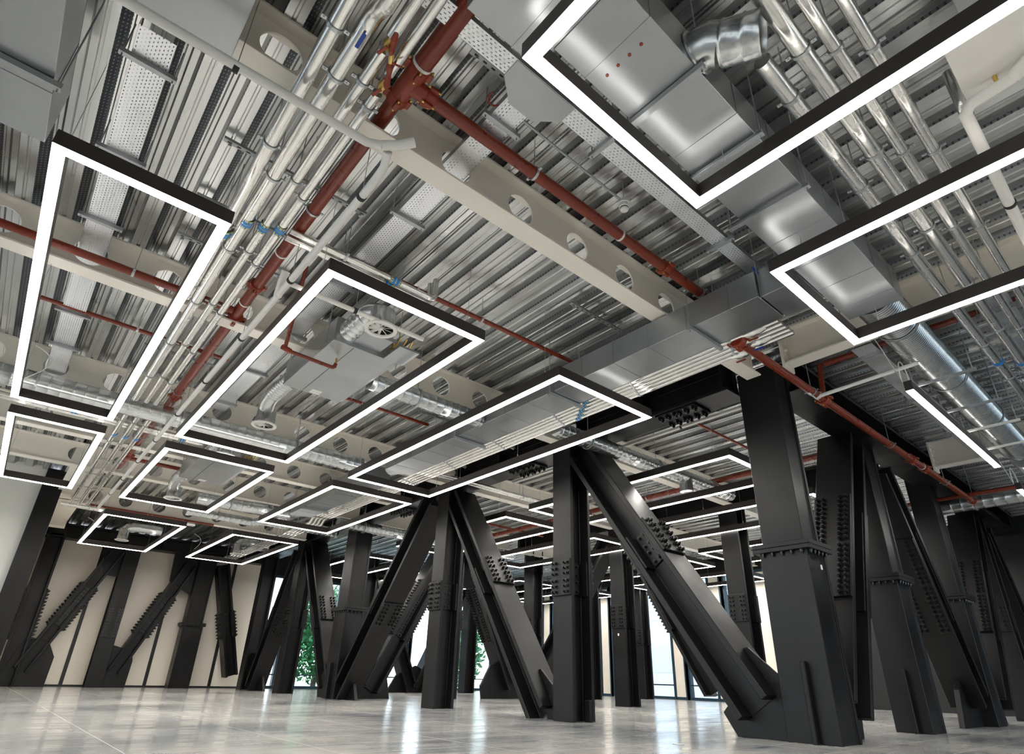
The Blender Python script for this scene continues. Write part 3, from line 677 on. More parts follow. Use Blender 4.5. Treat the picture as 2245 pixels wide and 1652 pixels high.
big = round_duct('large ribbed round duct at the right, above the single light bar', [(5.32, 1.25, 3.79), (10.9, 1.27, 3.79)], .185, .035, .006)
round_duct('continuation of the large ribbed duct beyond the far right beam', [(11.35, 1.27, 3.79), (15.5, 1.28, 3.79)], .185, .035, .006)
t = thing('duct_spigot', (2.1, 1.0, 3.72), 'short round spigot with an open bend on top of the wide duct', 'duct')
elbow(t, [(2.10, 1.0, 3.735), (2.10, .95, 3.73), (2.11, .905, 3.72), (2.135, .865, 3.70)], .118, 'elbow')
b = MB(); b.ring((2.10, .99, 3.735), Y_, .112, .135, .01, 28); b.build('collar', 'spiral', t)
b = MB(); o_ = Vector((2.135, .865, 3.70)); d_ = Vector((.075, -.20, -.055)); b.tube([o_, o_+d_*.06, o_+d_*.1, o_+d_*.14, o_+d_*.55, o_+d_*.6, o_+d_*.65, o_+d_*.97, o_+d_], [.118, .119, .126, .120, .120, .126, .120, .120, .123], 32, False); b.build('open_sleeve', 'spiral', t)
# ---------------------------------------------------------------- swirl diffusers
def swirl(t, x, y, z, r=.115, top=3.62):
    b = MB(); b.tube([(x, y, top), (x, y, z+.12), (x, y, z+.11), (x, y, z+.02)], [r*.93, r*.93, r*.97, r*.97], 28, False); b.build('drop_collar', 'spiral', t)
    b = MB(); b.ring((x, y, z+.008), Z_, r*.93, r*1.22, .016, 32); f = b.build('diffuser_face', 'white', t)
    for k in range(10):
        a = 2*math.pi*k/10; q = MB(); u = Vector((math.cos(a), math.sin(a), 0)); v = Vector((-u.y, u.x, 0)); q.obox(Vector((x, y, z+.02))+u*r*.55, u*r*.42, (v+Z_*.8).normalized()*.014, (Z_-v*.8).normalized()*.0015); q.build('swirl_vane', 'white', f)
    q = MB(); q.cyl((x, y, z+.005), (x, y, z+.03), .018, 12); q.build('hub', 'white', f)
    q = MB(); q.cyl((x, y, z+.06), (x, y, z+.065), r*.92, 24); q.build('dark_throat', 'dark2', t)
def fcu(dy, label, near=True, far=True, group='fan coil units'):
    x0, x1, y0, y1 = 1.80, 2.56, 4.97+dy, 6.32+dy; zb, zt = 3.5, 3.78
    t = thing('fan_coil_unit', ((x0+x1)/2, (y0+y1)/2, zb), label, 'ventilation unit', group)
    b = MB(); rr = .09
    prof = [(x0, zt), (x0, zb+.0)]+[(x1-rr+rr*math.sin(a), zb+rr-rr*math.cos(a)) for a in [math.pi/2*k/6 for k in range(7)]]+[(x1, zt)]
    b.prism(prof, (0, y0, 0), X_, Z_, Y_*(y1-y0)); b.build('casing', 'galv', t, .003)
    b = MB(); b.box(x0+.22, x0+.226, y0+.02, y1-.02, zb-.002, zb); b.build('panel_joint', 'dark2', t)
    b = MB(); b.box(x0+.18, x0+.5, y0-.28, y0, zb+.05, zb+.22); b.build('control_box', 'galv_d', t, .003)
    b = MB(); b.box(x0+.55, x1+.02, y0-.34, y0, zb-.002, zb+.02); b.build('drip_tray', 'galv', t, .002)
    b = MB()
    for q in range(3): b.tube([(x0+.6+q*.07, y0-.02, zb+.12), (x0+.6+q*.07, y0-.16, zb+.12), (x0+.62+q*.07, y0-.2, zb+.2)], .011, 8); b.cyl((x0+.6+q*.07, y0-.09, zb+.10), (x0+.6+q*.07, y0-.09, zb+.16), .018, 6)
    b.build('valve_set', 'brass', t)
    b = MB(); b.box(x0+.30, x0+.42, y1-.14, y1-.08, zb-.0015, zb); b.box(x0+.30, x0+.42, y1-.07, y1-.03, zb-.0015, zb); b.build('rating_label', 'white', t)
    for sx in (x0-.02, x1+.02):
        for sy in (y0+.15, y1-.15): b = MB(); rod(b, sx, sy, zb+.02); b.build('hanger_rod', 'rod', t)
    zc = zb+.13; r = .105
    if near:
        spiral(t, [(1.93, y0, zc), (1.93, y0-.42, zc)], r, .08, .004)
        elbow(t, bend((2.03, y0-.42, zc), .10, math.pi, 1.5*math.pi, X_, Y_, 6)+[(2.1, y0-.52, zc)], r)
        swirl(t, 2.0, y0-.60, 3.42, .125)
    if far:
        spiral(t, [(1.9, y1, zc), (1.88, y1+.55, zc-.02)], r*.95, .06, .004)
        elbow(t, [(1.88, y1+.55, zc-.02), (1.89, y1+.72, zc-.04), (1.92, y1+.88, zc-.07)], r*.95)
        swirl(t, 1.98, y1+1.05, 3.36, .125, 3.58)
    return t
fcu(0, 'grey fan coil unit with a round outlet, inside the large left light frame')
fcu(4.78, 'second fan coil unit with its round outlet, in the smaller light frame behind')
def outlet(x, y, label, dirx=1):
    t = thing('round_outlet', (x, y, 3.35), label, 'air outlet', 'far round air outlets')
    swirl(t, x, y, 3.36, .125, 3.62); elbow(t, [(x, y, 3.6), (x+.05*dirx, y, 3.68), (x+.2*dirx, y, 3.72), (x+.8*dirx, y, 3.72)], .11)
outlet(2.0, 17.4, 'round air outlet hanging above the leftmost far light frame')
outlet(4.63, 17.1, 'round air outlet above the small far frame left of the second box column')
# ================================================================ cable trays
def tray(label, axis, c, a0, a1, z, wd, hang=1.3, group='perforated cable trays'):
    mid = (a0+a1)/2; loc = (c, mid, z) if axis == 'y' else (mid, c, z)
    t = thing('cable_tray', loc, label, 'cable tray', group)
    m = 'perfY' if axis == 'y' else 'perfX'
    b = MB(); h = wd/2
    if axis == 'y': b.box(c-h, c+h, a0, a1, z, z+.002)
    else: b.box(a0, a1, c-h, c+h, z, z+.002)
    b.build('perforated_base', m, t)
    for s in (-1, 1):
        b = MB()
        if axis == 'y': b.box(c+s*h-.001, c+s*h+.001, a0, a1, z, z+.045)
        else: b.box(a0, a1, c+s*h-.001, c+s*h+.001, z, z+.045)
        b.build('side_flange', 'galv', t)
    v = a0+.25
    while v < a1-.05:
        b = MB(); e = h+.06
        if axis == 'y': b.box(c-e, c+e, v-.018, v+.018, z-.036, z-.002); rod(b, c-e+.02, v, z-.05); rod(b, c+e-.02, v, z-.05)
        else: b.box(v-.018, v+.018, c-e, c+e, z-.036, z-.002); rod(b, v, c-e+.02, z-.05); rod(b, v, c+e-.02, z-.05)
        b.build('support_channel', 'galv_d', t); v += hang
    return t
tray('perforated cable tray at the left, passing through holes of the second and third beams', 'y', -.25, 3.2, 9.6, 4.01, .205, .95)
tray('perforated cable tray through the nearest beam hole, beside the red pipe crossing', 'y', 1.705, 2.02, 8.9, 4.01, .20, 1.25)
t = tray('perforated tray running along the wide duct, left of its light frame', 'x', 1.86, .55, 4.4, 3.92, .13, 1.5)
b = MB(); b.prism([(1.45, 1.93), (1.60, 2.06), (1.80, 2.06), (1.95, 1.93), (1.95, 1.80), (1.45, 1.80)], (0, 0, 3.914), X_, Y_, Z_*.004); b.build('tee_plate', 'galv', t)
tray('wide plain tray behind the large ribbed duct at the right', 'x', 1.75, 6.5, 11.0, 3.95, .22, 1.6)
tray('cable tray beyond the right black chord, far right', 'x', .55, 6.5, 11.0, 3.98, .25, 1.6)
tray('small white perforated tray end under the near top chord', 'y', 5.45, 6.4, 8.6, 3.85, .16, 1.3)
# ================================================================ pipes
def clamp(t, p, ax, r, z1=ZD, ears=True):
    ax = Vector(ax); p = Vector(p); b = MB(); b.ring(p, ax, r, r+.006, .022, 20)
    if ears:
        s = ax.cross(Z_).normalized()
        for q in (-1, 1): b.obox(p+s*q*(r+.018), s*.016, ax*.011, Z_*.004); b.cyl(p+s*q*(r+.02)-Z_*.01, p+s*q*(r+.02)+Z_*.014, .005, 6)
    c = b.build('pipe_clamp', 'rod', t); b = MB(); rod(b, p.x, p.y, p.z+r, z1, .004); b.build('hanger_rod', 'rod', c)
def pipe(label, p0, p1, r, m='foil', hang=1.15, start=.3, group=None, cat='pipe', seg=18, name='pipe', extra=None, kinks=()):
    p0, p1 = Vector(p0), Vector(p1); ax = (p1-p0).normalized(); L = (p1-p0).length
    t = thing(name, p0, label, cat, group)
    if m == 'foil':
        rnd = random.Random(label); n = max(4, int(L/.07)); pts = [p0+ax*L*k/n for k in range(n+1)]; rs = [r*(1+rnd.uniform(-.009, .009)) for _ in pts]
    else: pts = [p0, p1]; rs = [r, r]
    b = MB(); b.tube(pts, rs, seg); b.build('pipe_run', m, t)
    d = start
    while hang and d < L-.05: clamp(t, p0+ax*d, ax, r*1.03); d += hang
    return t
def band(t, p, ax, r, wd=.11):
    ax = Vector(ax); p = Vector(p); b = MB(); b.cyl(p-ax*wd/2, p+ax*wd/2, r+.003, 20, False); o = b.build('marker_band', 'yel', t)
    for s in (-.018, .018):
        b = MB(); b.cyl(p+ax*(s-.013), p+ax*(s+.013), r+.005, 20, False); b.build('blue_stripe', 'bluelab', o)
    for k in range(9):
        a = 2*math.pi*k/9; u = (ax.cross(Z_).normalized()*math.cos(a)+Z_*math.sin(a)); b = MB()
        for s in (-.043, .043): b.obox(p+ax*s+u*(r+.004), ax*.009, ax.cross(u)*.0025, u*.0008)
        b.build('printed_mark', 'black', o)
def grip(t, p, ax, nrm, r):
    """blue lever handle lying along a foil pipe"""
    ax = Vector(ax); b = MB(); p = Vector(p); b.obox(p+Vector(nrm)*(r+.012), ax*.05, ax.cross(Vector(nrm))*.011, Vector(nrm)*.004); b.build('lever_handle', 'blue', t, .003)
g = 'silver insulated pipes on the left'
ZP = 3.63
p1 = pipe('leftmost of the four foil-wrapped pipes at the top left', (.44, -.2, ZP), (.53, 5.4, ZP), .044, start=1.35, hang=1.0, group=g)
p2 = pipe('second foil-wrapped pipe from the left, with a blue lever handle', (.605, 2.02, ZP), (.63, 8.3, ZP), .046, start=.40, hang=1.0, group=g)
p3 = pipe('third foil-wrapped pipe from the left, ending at a small red-handled valve', (.74, 2.10, ZP), (.755, 8.3, ZP), .034, start=.25, hang=1.0, group=g)
p4 = pipe('fourth foil-wrapped pipe, next to the dark red main', (.84, 2.36, ZP), (.86, 8.3, ZP), .032, start=.12, hang=1.0, group=g)
pipe('upper end of the third foil pipe above its valve', (.71, -.5, ZP), (.735, 2.0, ZP), .034, start=1.2, hang=1.6, group=g)
pipe('upper end of the fourth foil pipe above its red lever', (.805, -.5, ZP+.02), (.835, 2.22, ZP+.02), .032, start=1.2, hang=1.6, group=g)
b = MB(); b.tube([(.605, 2.04, ZP), (.606, 1.97, ZP), (.61, 1.90, ZP-.03), (.612, 1.83, ZP-.09), (.60, 1.5, ZP-.12), (.58, .9, ZP-.12), (.55, -.3, ZP-.12)], .047, 18); b.build('bent_foil_section', 'foil', p2)
for t, x, y in ((p1, .525, 4.25), (p2, .62, 4.0), (p3, .742, 3.98), (p4, .847, 3.92)): band(t, (x, y, ZP), Y_, .045 if t in (p1, p2) else .034)
grip(p2, (.607, 2.10, ZP), Y_, -Z_, .048); grip(p1, (.475, 1.72, ZP), (X_-Y_*.4).normalized(), -Z_, .05); grip(p1, (.485, 1.70, ZP), (Y_+X_*.3).normalized(), -Z_, .055)
# further silver run down to the floor pipes at the back left
g = 'silver pipes running to the far left'
for k, (x, nm) in enumerate(((.66, 'left'), (.80, 'middle'), (.94, 'right'))):
    q = pipe('%s one of three silver pipes beyond the long light frame, blue ring on it' % nm, (x-.02, 8.82, ZP), (x, 15.2, ZP), .034, start=.4, hang=1.1, group=g)
    b = MB(); b.cyl((x-.01, 9.9, ZP), (x-.01, 9.98, ZP), .038, 16); b.build('blue_ring', 'bluelab', q)
b = MB(); t = pipe('pale pipes bundle header running right along the back left', (.5, 15.3, 3.6), (3.1, 15.3, 3.6), .035, start=.5, hang=1.1, group='far header pipes')
t = pipe('second header pipe behind the first at the back left', (.5, 15.42, 3.6), (3.1, 15.42, 3.6), .03, start=.6, hang=1.1, group='far header pipes'); band(t, (2.45, 15.42, 3.6), X_, .031)
# short pair above the large frame
for k, y in enumerate((4.17, 4.27)):
    t = pipe('%s of two foil pipes running to the bracket over the large light frame' % ('nearer', 'farther')[k], (.98, y, 3.86), (2.34, y, 3.86), .034 if k else .028, start=.5, hang=.9, group='foil pipe pair over the large frame'); band(t, (1.98-.03*k, y, 3.86), X_, .032)
    b = MB(); b.tube([(2.34, y, 3.86), (2.4, y, 3.86), (2.42, y, 3.9), (2.42, y, 4.1)], .03, 14); b.build('pipe_bend', 'foil', t)
# pair crossing under the long spiral duct
for k, y in enumerate((9.70, 9.82)):
    t = pipe('%s thin silver pipe crossing behind the long spiral duct at the left' % ('nearer', 'farther')[k], (-2.2, y, 3.74), (2.3, y, 3.74), .032, start=.6, hang=1.4, group='silver pipes crossing at the left'); band(t, (.1 if not k else 1.5, y, 3.74), X_, .034)
# ---- bundle beside the rectangular duct
g = 'silver pipe bundle beside the rectangular duct'
for k in range(5):
    x = 4.79+k*.075
    t = pipe('silver pipe of the bundle beside the long duct, %s' % ('next to the duct', 'second from the duct', 'middle one', 'second from the braces', 'closest to the braces')[k], (x, 1.9, 3.60), (x, 12.3, 3.60), .027, start=.5+.03*k, hang=1.25, group=g, seg=12)
    band(t, (x, 4.35+.1*k, 3.60), Y_, .028, .1)
for k in range(4):
    x = 4.80+k*.085
    pipe('far silver pipe of the bent bundle, %s' % ('leftmost', 'second', 'third', 'rightmost')[k], (x, 12.9, 3.5), (x, 18.8, 3.5), .028, start=.5, hang=1.3, group='bent silver bundle at the back', seg=10)
    b = MB(); b.tube([(x, 12.35, 3.6), (x, 12.5, 3.6), (x, 12.62, 3.5), (x, 12.9, 3.5)], .034, 12); tag(b.build('pipe_offset', 'foil'), 'bright foil offset bend in the silver bundle, %s of four' % ('leftmost', 'second', 'third', 'rightmost')[k], 'pipe bend', 'foil offset bends')
for k in range(2):
    x0 = 4.85; y = 8.2+.1*k
    t = pipe('silver branch pipe leaving the bundle toward the middle columns, %s' % ('nearer', 'farther')[k], (x0, y, 3.68), (10.6, y, 3.68), .032, start=.8, hang=1.5, group='silver branch pipes', seg=12)
# valves at the bundle's near end
t = thing('valve_cluster', (4.95, 2.25, 3.6), 'foil-wrapped valves with red and blue levers on the bundle above the nearest column', 'valve')
for k, (x, y) in enumerate(((4.80, 2.15), (4.90, 2.3), (5.0, 2.2), (5.1, 2.45))):
    b = MB(); b.tube([(x, y-.12, 3.6), (x, y-.05, 3.6), (x, y, 3.6), (x, y+.05, 3.6), (x, y+.12, 3.6)], [.03, .05, .058, .05, .03], 14); v = b.build('wrapped_valve', 'foil', t)
    b = MB(); b.obox((x+.02, y+.03, 3.53), Vector((.012, 0, 0)), Vector((0, .05, 0)), Vector((0, 0, .004))); b.build('lever', 'blue' if k == 2 else 'redfit', v)
# ---- right hand pipes along X
g = 'silver insulated pipes on the right'
ZR = 3.78
for (y, r, nm) in ((.78, .05, 'foil pipe at the top right starting by the open round sleeve'), (.60, .052, 'thick second foil pipe at the top right'), (.465, .036, 'third, thinner foil pipe at the top right'), (.325, .036, 'rightmost of the four foil pipes at the top right')):
    t = pipe(nm, (2.45 if y > .7 else 1.6, y, ZR), (10.8, y, ZR), r, start=.35 if y > .7 else .95+(.6-y), hang=1.05, group=g)
    b = MB(); b.cyl((8.3-y, y, ZR), (8.36-y, y, ZR), r+.005, 16); b.build('blue_ring', 'bluelab', t)
b = MB()
for y, r in ((.78, .05), (.60, .052)):
    pass
t = thing('pipe_return', (4.6, .1, 3.8), 'small foil-covered U bend beside the white box at the top right', 'pipe bend')
b = MB(); b.tube([(3.65, .1, 4.1), (3.65, .1, 3.85)]+bend((3.72, .1, 3.85), .07, math.pi, 2*math.pi, X_, Z_, 8)+[(3.79, .1, 4.1)], .035, 14); b.build('foil_bend', 'foil', t)
# white drain pipes
def wpipe(label, path, r, hang_at=(), group='white waste pipes'):
    t = thing('waste_pipe', path[0], label, 'pipe', group); b = MB(); b.tube(path, r, 16); b.build('pipe_run', 'white', t)
    for p in hang_at:
        b = MB(); ax = Vector(p[1]); b.ring(p[0], ax, r, r+.005, .03, 18); b.build('pipe_clip', 'black', t); b = MB(); rod(b, p[0][0], p[0][1], p[0][2]+r, ZD, .003); b.build('hanger_rod', 'rod', t)
    return t
wt = wpipe('white waste pipe crossing below the four foil pipes at the top left', [(-1.2, 2.66, 3.47), (.92, 2.60, 3.49), (1.0, 2.56, 3.49)], .027, [((.15, 2.63, 3.48), (1, 0, 0)), ((-.55, 2.645, 3.475), (1, 0, 0))])
b = MB(); b.tube([(1.0, 2.56, 3.49), (1.09, 2.50, 3.51), (1.16, 2.44, 3.54)], .031, 16); b.build('end_fitting', 'white', wt)
wl_ = wpipe('long white waste pipe running back to the left beside the red main', [(1.05, 2.57, 3.48), (1.085, 2.68, 3.46), (1.094, 2.85, 3.452), (1.094, 14.4, 3.452)], .027, [((1.094, 3.0+1.25*k, 3.452), (0, 1, 0)) for k in range(9)])
b = MB(); b.tube([(1.094, 4.55, 3.452), (1.07, 4.42, 3.52), (1.07, 4.37, 3.60)], .035, 14); b.build('branch_socket', 'white', wl_)
wpipe('white condensate pipe crossing above the fan coil outlet', [(1.1, 4.33, 3.47), (2.40, 4.27, 3.44)], .022, [((1.7, 4.30, 3.457), (1, 0, 0))])
wr = wpipe('white drain pipe with an elbow at the top right edge', [(3.5, -.15, 3.66), (3.5, .06, 3.64), (3.55, .10, 3.63), (3.7, .10, 3.62), (6.2, .12, 3.62)], .034, [((4.6, .105, 3.62), (1, 0, 0))])
b = MB(); b.cyl((3.5, -.15, 3.66), (3.42, -.28, 3.68), .038, 16); b.build('tee_fitting', 'white', wr)
b = MB(); b.cyl((3.48, -.08, 3.66), (3.48, -.08, 3.78), .012, 10); b.build('brass_connector', 'brass', wr)
wpipe('thin white conduit run under the cream edge beam near the box column top', [(6.35, 2.35, 3.55), (6.55, 2.35, 3.55), (6.6, 1.3, 3.6)], .022)
wpipe('white pipe beyond the ribbed duct at the right', [(7.3, .95, 3.9), (7.3, .0, 3.9)], .025)
wpipe('white pipe hung under the deck beyond the box column, right of the bolted chord', [(6.9, 3.4, 3.9), (6.9, 8.2, 3.9)], .025, [((6.9, 4.4, 3.9), (0, 1, 0))])
# cable tray struts at the right: lengths of channel across the ribbed duct
for k, x in enumerate((6.95, 7.95, 8.8, 9.7)):
    t = thing('support_channel', (x, 1.2, 3.52), 'slim steel channel slung under the ribbed duct, %s from the near end' % ('first', 'second', 'third', 'fourth')[k], 'bracket', 'channels under the ribbed duct')
    b = MB(); b.box(x-.016, x+.016, .9, 1.5, 3.49, 3.515); b.build('channel', 'white' if k > 1 else 'galv_d', t); b = MB(); rod(b, x, .93, 3.5); b.build('hanger_rod', 'rod', t); b = MB(); rod(b, x, 1.47, 3.5); b.build('hanger_rod', 'rod', t)
# ---- red sprinkler pipes
def redpipe(label, p0, p1, r, hang=2.0, start=.8, bands=()):
    t = pipe(label, p0, p1, r, 'red', hang, start, 'red sprinkler pipes', 'pipe', 18, 'sprinkler_pipe'); ax = (Vector(p1)-Vector(p0)).normalized()
    for d in bands:
        p = Vector(p0)+ax*d; b = MB(); b.ring(p, ax, r-.001, r+.004, .02, 20); b.build('pale_band', 'white', t)
    return t
def coupling(t, p, ax, r, nb=4, name='coupling'):
    ax = Vector(ax).normalized(); p = Vector(p); b = MB(); b.tube([p-ax*.045, p-ax*.03, p+ax*.03, p+ax*.045], [r*1.1, r*1.32, r*1.32, r*1.1], 20)
    u = ax.orthogonal().normalized(); v = ax.cross(u)
    for k in range(nb):
        a = math.pi/4+2*math.pi*k/nb; d = math.cos(a)*u+math.sin(a)*v; b.obox(p+d*r*1.5, ax*.03, d*r*.3, ax.cross(d)*r*.3)
    c = b.build(name, 'redfit', t, .003)
    for k in range(nb):
        a = math.pi/4+2*math.pi*k/nb; d = math.cos(a)*u+math.sin(a)*v; q = MB(); q.cyl(p+d*r*1.55-ax*.045, p+d*r*1.55+ax*.045, .008, 6); q.build('brass_bolt', 'brass', c)
XM, ZM = 1.045, 3.96
rm = redpipe('thick dark red sprinkler main running to the back left through the beam holes', (XM, -1.5, ZM), (XM, 2.26, ZM), .062, 9, 8, (3.74,))
b = MB(); b.tube([(XM, 2.24, ZM), (XM, 2.27, ZM), (XM, 2.51, ZM), (XM, 2.55, ZM)], [.062, .067, .064, .056], 22); b.tube([(XM, 2.41, ZM), (XM+.10, 2.41, ZM), (XM+.15, 2.41, ZM)], [.062, .060, .056], 20); b.build('tee_body', 'redfit', rm)
coupling(rm, (XM, 2.29, ZM), Y_, .054, 4, 'upper_coupling'); coupling(rm, (XM, 2.55, ZM), Y_, .052); coupling(rm, (XM+.155, 2.41, ZM), X_, .046)
rm2 = redpipe('red sprinkler main beyond the first tee, passing the second beam', (XM, 2.6, ZM), (1.07, 8.9, ZM-.1), .052, 2.2, 1.3, (2.0, 3.0))
coupling(rm2, (XM, 5.25, ZM-.04), Y_, .055); coupling(rm2, (1.065, 5.95, ZM-.05), Y_, .06); coupling(rm2, (1.07, 8.5, ZM-.09), Y_, .05)
rm3 = redpipe('far length of the red main over the small light frames', (1.07, 9.3, 3.9), (1.07, 12.7, 3.9), .05, 2.2, 1.3, (.8,)); coupling(rm3, (1.07, 11.8, 3.9), Y_, .052)
rb = redpipe('red sprinkler branch running right along the nearest cream beam', (XM+.2, 2.41, ZM), (4.45, 2.41, ZM), .046, 2.2, .9, (1.9,)); coupling(rb, (3.79, 2.41, ZM), X_, .048)
redpipe('thin red branch over the foil pair, running right across the deck', (1.1, 4.34, 4.0), (4.5, 4.27, 4.0), .026, 1.4, .6, (1.2,))
redpipe('red pipe in front of the second beam, far left', (-2.5, 5.78, 3.88), (1.0, 5.78, 3.88), .038, 1.7, .9)
redpipe('thin red pipe between the second and third beams, behind the tray', (-.55, 7.18, 4.02), (1.35, 7.22, 4.02), .024, 1.7, .9)
redpipe('thin red pipe behind the fan coil unit', (2.0, 7.2, 4.02), (4.3, 7.2, 4.02), .024, 1.7, .9)
redpipe('red pipe seen through the third beam holes', (-.6, 9.45, 4.02), (6.0, 9.45, 4.02), .03, 2.5, .9)
redpipe('red branch beyond the small light frame at the left', (1.1, 11.85, 3.85), (2.1, 11.85, 3.85), .035, 0, 0)
redpipe('red pipe low along the back left, above the far frames', (.95, 15.75, 3.75), (3.6, 15.75, 3.75), .028, 0, 0)
rs_ = thing('sprinkler_drop', (1.45, 5.25, 3.37), 'red sprinkler drop pipe hooked under the fan coil unit', 'pipe')
b = MB(); b.tube([(1.36, 4.85, 4.1), (1.43, 5.2, 3.42), (1.44, 5.24, 3.38), (1.48, 5.26, 3.365), (1.95, 5.27, 3.36), (1.965, 5.265, 3.37), (1.97, 5.26, 3.41)], .019, 12); b.build('pipe_run', 'red', rs_)
b = MB(); b.cyl((1.97, 5.26, 3.41), (1.97, 5.26, 3.47), .012, 10); b.build('sprinkler_head', 'brass', rs_)
b = MB(); b.cyl((1.41, 5.23, 3.37), (1.50, 5.265, 3.37), .027, 12); b.build('elbow_fitting', 'redfit', rs_)
rr_ = redpipe('red sprinkler pipe slanting right past the nearest column top', (4.83, 2.34, 3.58), (12.9, 2.34, 3.58), .045, 2.4, 1.6, (1.75, 5.3))
coupling(rr_, (4.83, 2.34, 3.58), X_, .06); coupling(rr_, (6.75, 2.34, 3.58), X_, .055); coupling(rr_, (9.7, 2.34, 3.58), X_, .05); coupling(rr_, (10.25, 2.34, 3.58), X_, .05); coupling(rr_, (12.8, 2.34, 3.58), X_, .05)
b = MB(); b.tube([(4.83, 2.34, 3.58), (4.83, 2.3, 3.66), (4.83, 2.3, 4.0)], .05, 16); b.build('riser', 'redfit', rr_)
b = MB(); b.tube([(6.75, 2.34, 3.6), (6.75, 2.30, 4.05)], .03, 14); b.build('riser', 'red', rr_)
redpipe('red pipe at the far right below the ducts', (12.45, -.5, 3.62), (12.45, 3.4, 3.62), .035, 0, 0)
redpipe('short red pipe behind the cream edge beam at the right', (6.8, .4, 4.03), (6.75, 2.25, 4.03), .035, 0, 0)
redpipe('red main beyond the near truss, behind the light bars', (9.2, 3.4, 3.8), (9.2, 12.6, 3.8), .05, 2.5, .9)
redpipe('thin red pipe under the deck right of the bolted chord', (6.7, 4.35, 4.05), (9.1, 4.35, 4.05), .022, 0, 0)
redpipe('red pipe near the roof beyond the second box column', (6.7, 11.3, 3.95), (10.6, 11.3, 3.95), .03, 0, 0)
# red valve assembly between pipes
t = thing('drain_valve', (.80, 2.1, 3.60), 'red and brass valve assembly between the foil pipes and the red main', 'valve')
b = MB(); b.tube([(.735, 1.95, 3.60), (.745, 1.99, 3.60), (.76, 2.03, 3.60), (.765, 2.05, 3.6), (.775, 2.08, 3.6)], [.012, .021, .015, .019, .012], 10, True, False); b.build('union', 'redfit', t)
b = MB(); b.tube([(.775, 2.07, 3.6), (.79, 2.10, 3.6), (.80, 2.13, 3.6)], [.012, .017, .012], 10, True, False); b.build('brass_body', 'brass', t)
b = MB(); b.tube([(.80, 2.12, 3.6), (.805, 2.14, 3.6), (.825, 2.19, 3.6), (.845, 2.25, 3.59), (.85, 2.27, 3.59)], [.014, .021, .014, .020, .010], 10, True, False); b.build('lower_union', 'redfit', t)
b = MB(); b.cyl((.80, 2.105, 3.585), (.855, 2.085, 3.575), .006, 8); b.build('lever', 'redfit', t)
for k, (x, y) in enumerate(((.738, 2.05), (.838, 2.30))):
    t = thing('ball_valve', (x, y, ZP), 'brass ball valve with a red lever on the %s foil pipe' % ('third', 'fourth')[k], 'valve', 'brass ball valves')
    b = MB(); b.tube([(x-.003, y-.05, ZP), (x, y-.02, ZP), (x, y, ZP), (x+.003, y+.04, ZP)], [.015, .024, .027, .018], 8, True, False); b.build('valve_body', 'brass', t)
    b = MB(); b.obox((x-.014, y+.03, ZP-.04), Vector((.008, .003, 0)), Vector((-.010, .034, 0)), Vector((0, 0, .004))); b.build('lever', 'redfit', t)
# ================================================================ small items
t = thing('smoke_detector', (2.92, 2.18, 3.93), 'white smoke detector on the end of a conduit, under the deck', 'smoke detector')
b = MB(); b.tube([(2.92, 2.18, 4.03), (2.92, 2.18, 4.0), (2.92, 2.18, 3.995), (2.92, 2.18, 3.965), (2.92, 2.18, 3.96), (2.92, 2.18, 3.94), (2.92, 2.18, 3.93)], [.05, .05, .043, .043, .035, .033, .02], 24, True, False); b.build('detector_body', 'white', t)
b = MB(); b.cyl((2.92, 2.18, 4.03), (2.92, 2.18, ZD), .004, 6); b.build('hanger_rod', 'rod', t)
b = MB(); b.ring((2.92, 2.18, 3.955), Z_, .034, .0355, .008, 20); b.build('sensing_slot', 'black', t)
b = MB(); b.cyl((1.8, 2.17, 4.04), (2.88, 2.18, 4.02), .010, 10); tag(b.build('conduit', 'galv_d'), 'thin grey conduit leading from the tray to the smoke detector', 'conduit')
b = MB(); b.box(3.05, 3.6, -.4, .07, 3.72, 3.95); tag(b.build('ceiling_unit', 'white', None, .004), 'white box unit partly hidden behind the long light frame side, top right', 'ventilation unit')
b = MB(); b.box(2.3, 3.0, -.6, -.05, 3.75, 4.0); tag(b.build('junction_duct', 'galv', None, .004), 'grey sheet metal box at the top edge right of the foil pipes', 'duct')
for k, (x, y) in enumerate(((1.75, 1.12), (1.75, 1.20), (1.75, 1.28), (1.75, 1.36))):
    b = MB(); b.cyl((x, y, 3.597), (x, y, 3.60), .010, 12); tag(b.build('access_plug', 'redfit'), 'small red plug in the wide duct underside, %s along the seam' % ('first', 'second', 'third', 'last')[k], 'plug', 'red plugs in a row')
# strut channels fixed across the deck between pipes
names = [('left of the four foil pipes by the nearest beam', (1.30, 1.52, 2.55)), ('under the deck where the blue marker bands are', (.30, 1.50, 3.93)), ('over the red main near the second beam', (.30, 1.50, 4.70)), ('between the foil pipes and the second beam', (.30, 1.45, 5.35)),
         ('behind the long light frame, third bay', (-.05, .5, 7.6)), ('by the foil pipes in the third bay', (.5, 1.4, 7.9)), ('in the open deck above the rectangular duct', (3.78, 4.62, 3.62)), ('over the large light frame, right bay', (4.1, 5.0, 7.2)), ('near the perforated tray and red cable', (1.30, 1.65, 2.10)), ('above the red plug duct side', (.8, 1.6, 1.3))]
for nm, (x0, x1, y) in names:
    t = thing('strut_channel', ((x0+x1)/2, y, 4.19), 'slotted steel channel '+nm, 'bracket', 'slotted channels under the deck')
    b = MB(); b.box(x0, x1, y-.02, y+.02, 4.19, 4.215); b.build('channel', 'galv_d', t)
    for x in (x0+.05, x1-.05): b = MB(); rod(b, x, y, 4.15); b.cyl((x, y, 4.15), (x, y, 4.175), .012, 6); b.build('anchor_bolt', 'rod', t)
    b = MB()
    for q in range(int((x1-x0)/.07)): b.box(x0+.03+q*.07, x0+.06+q*.07, y-.006, y+.006, 4.189, 4.1905)
    b.build('slot_row', 'black', t)
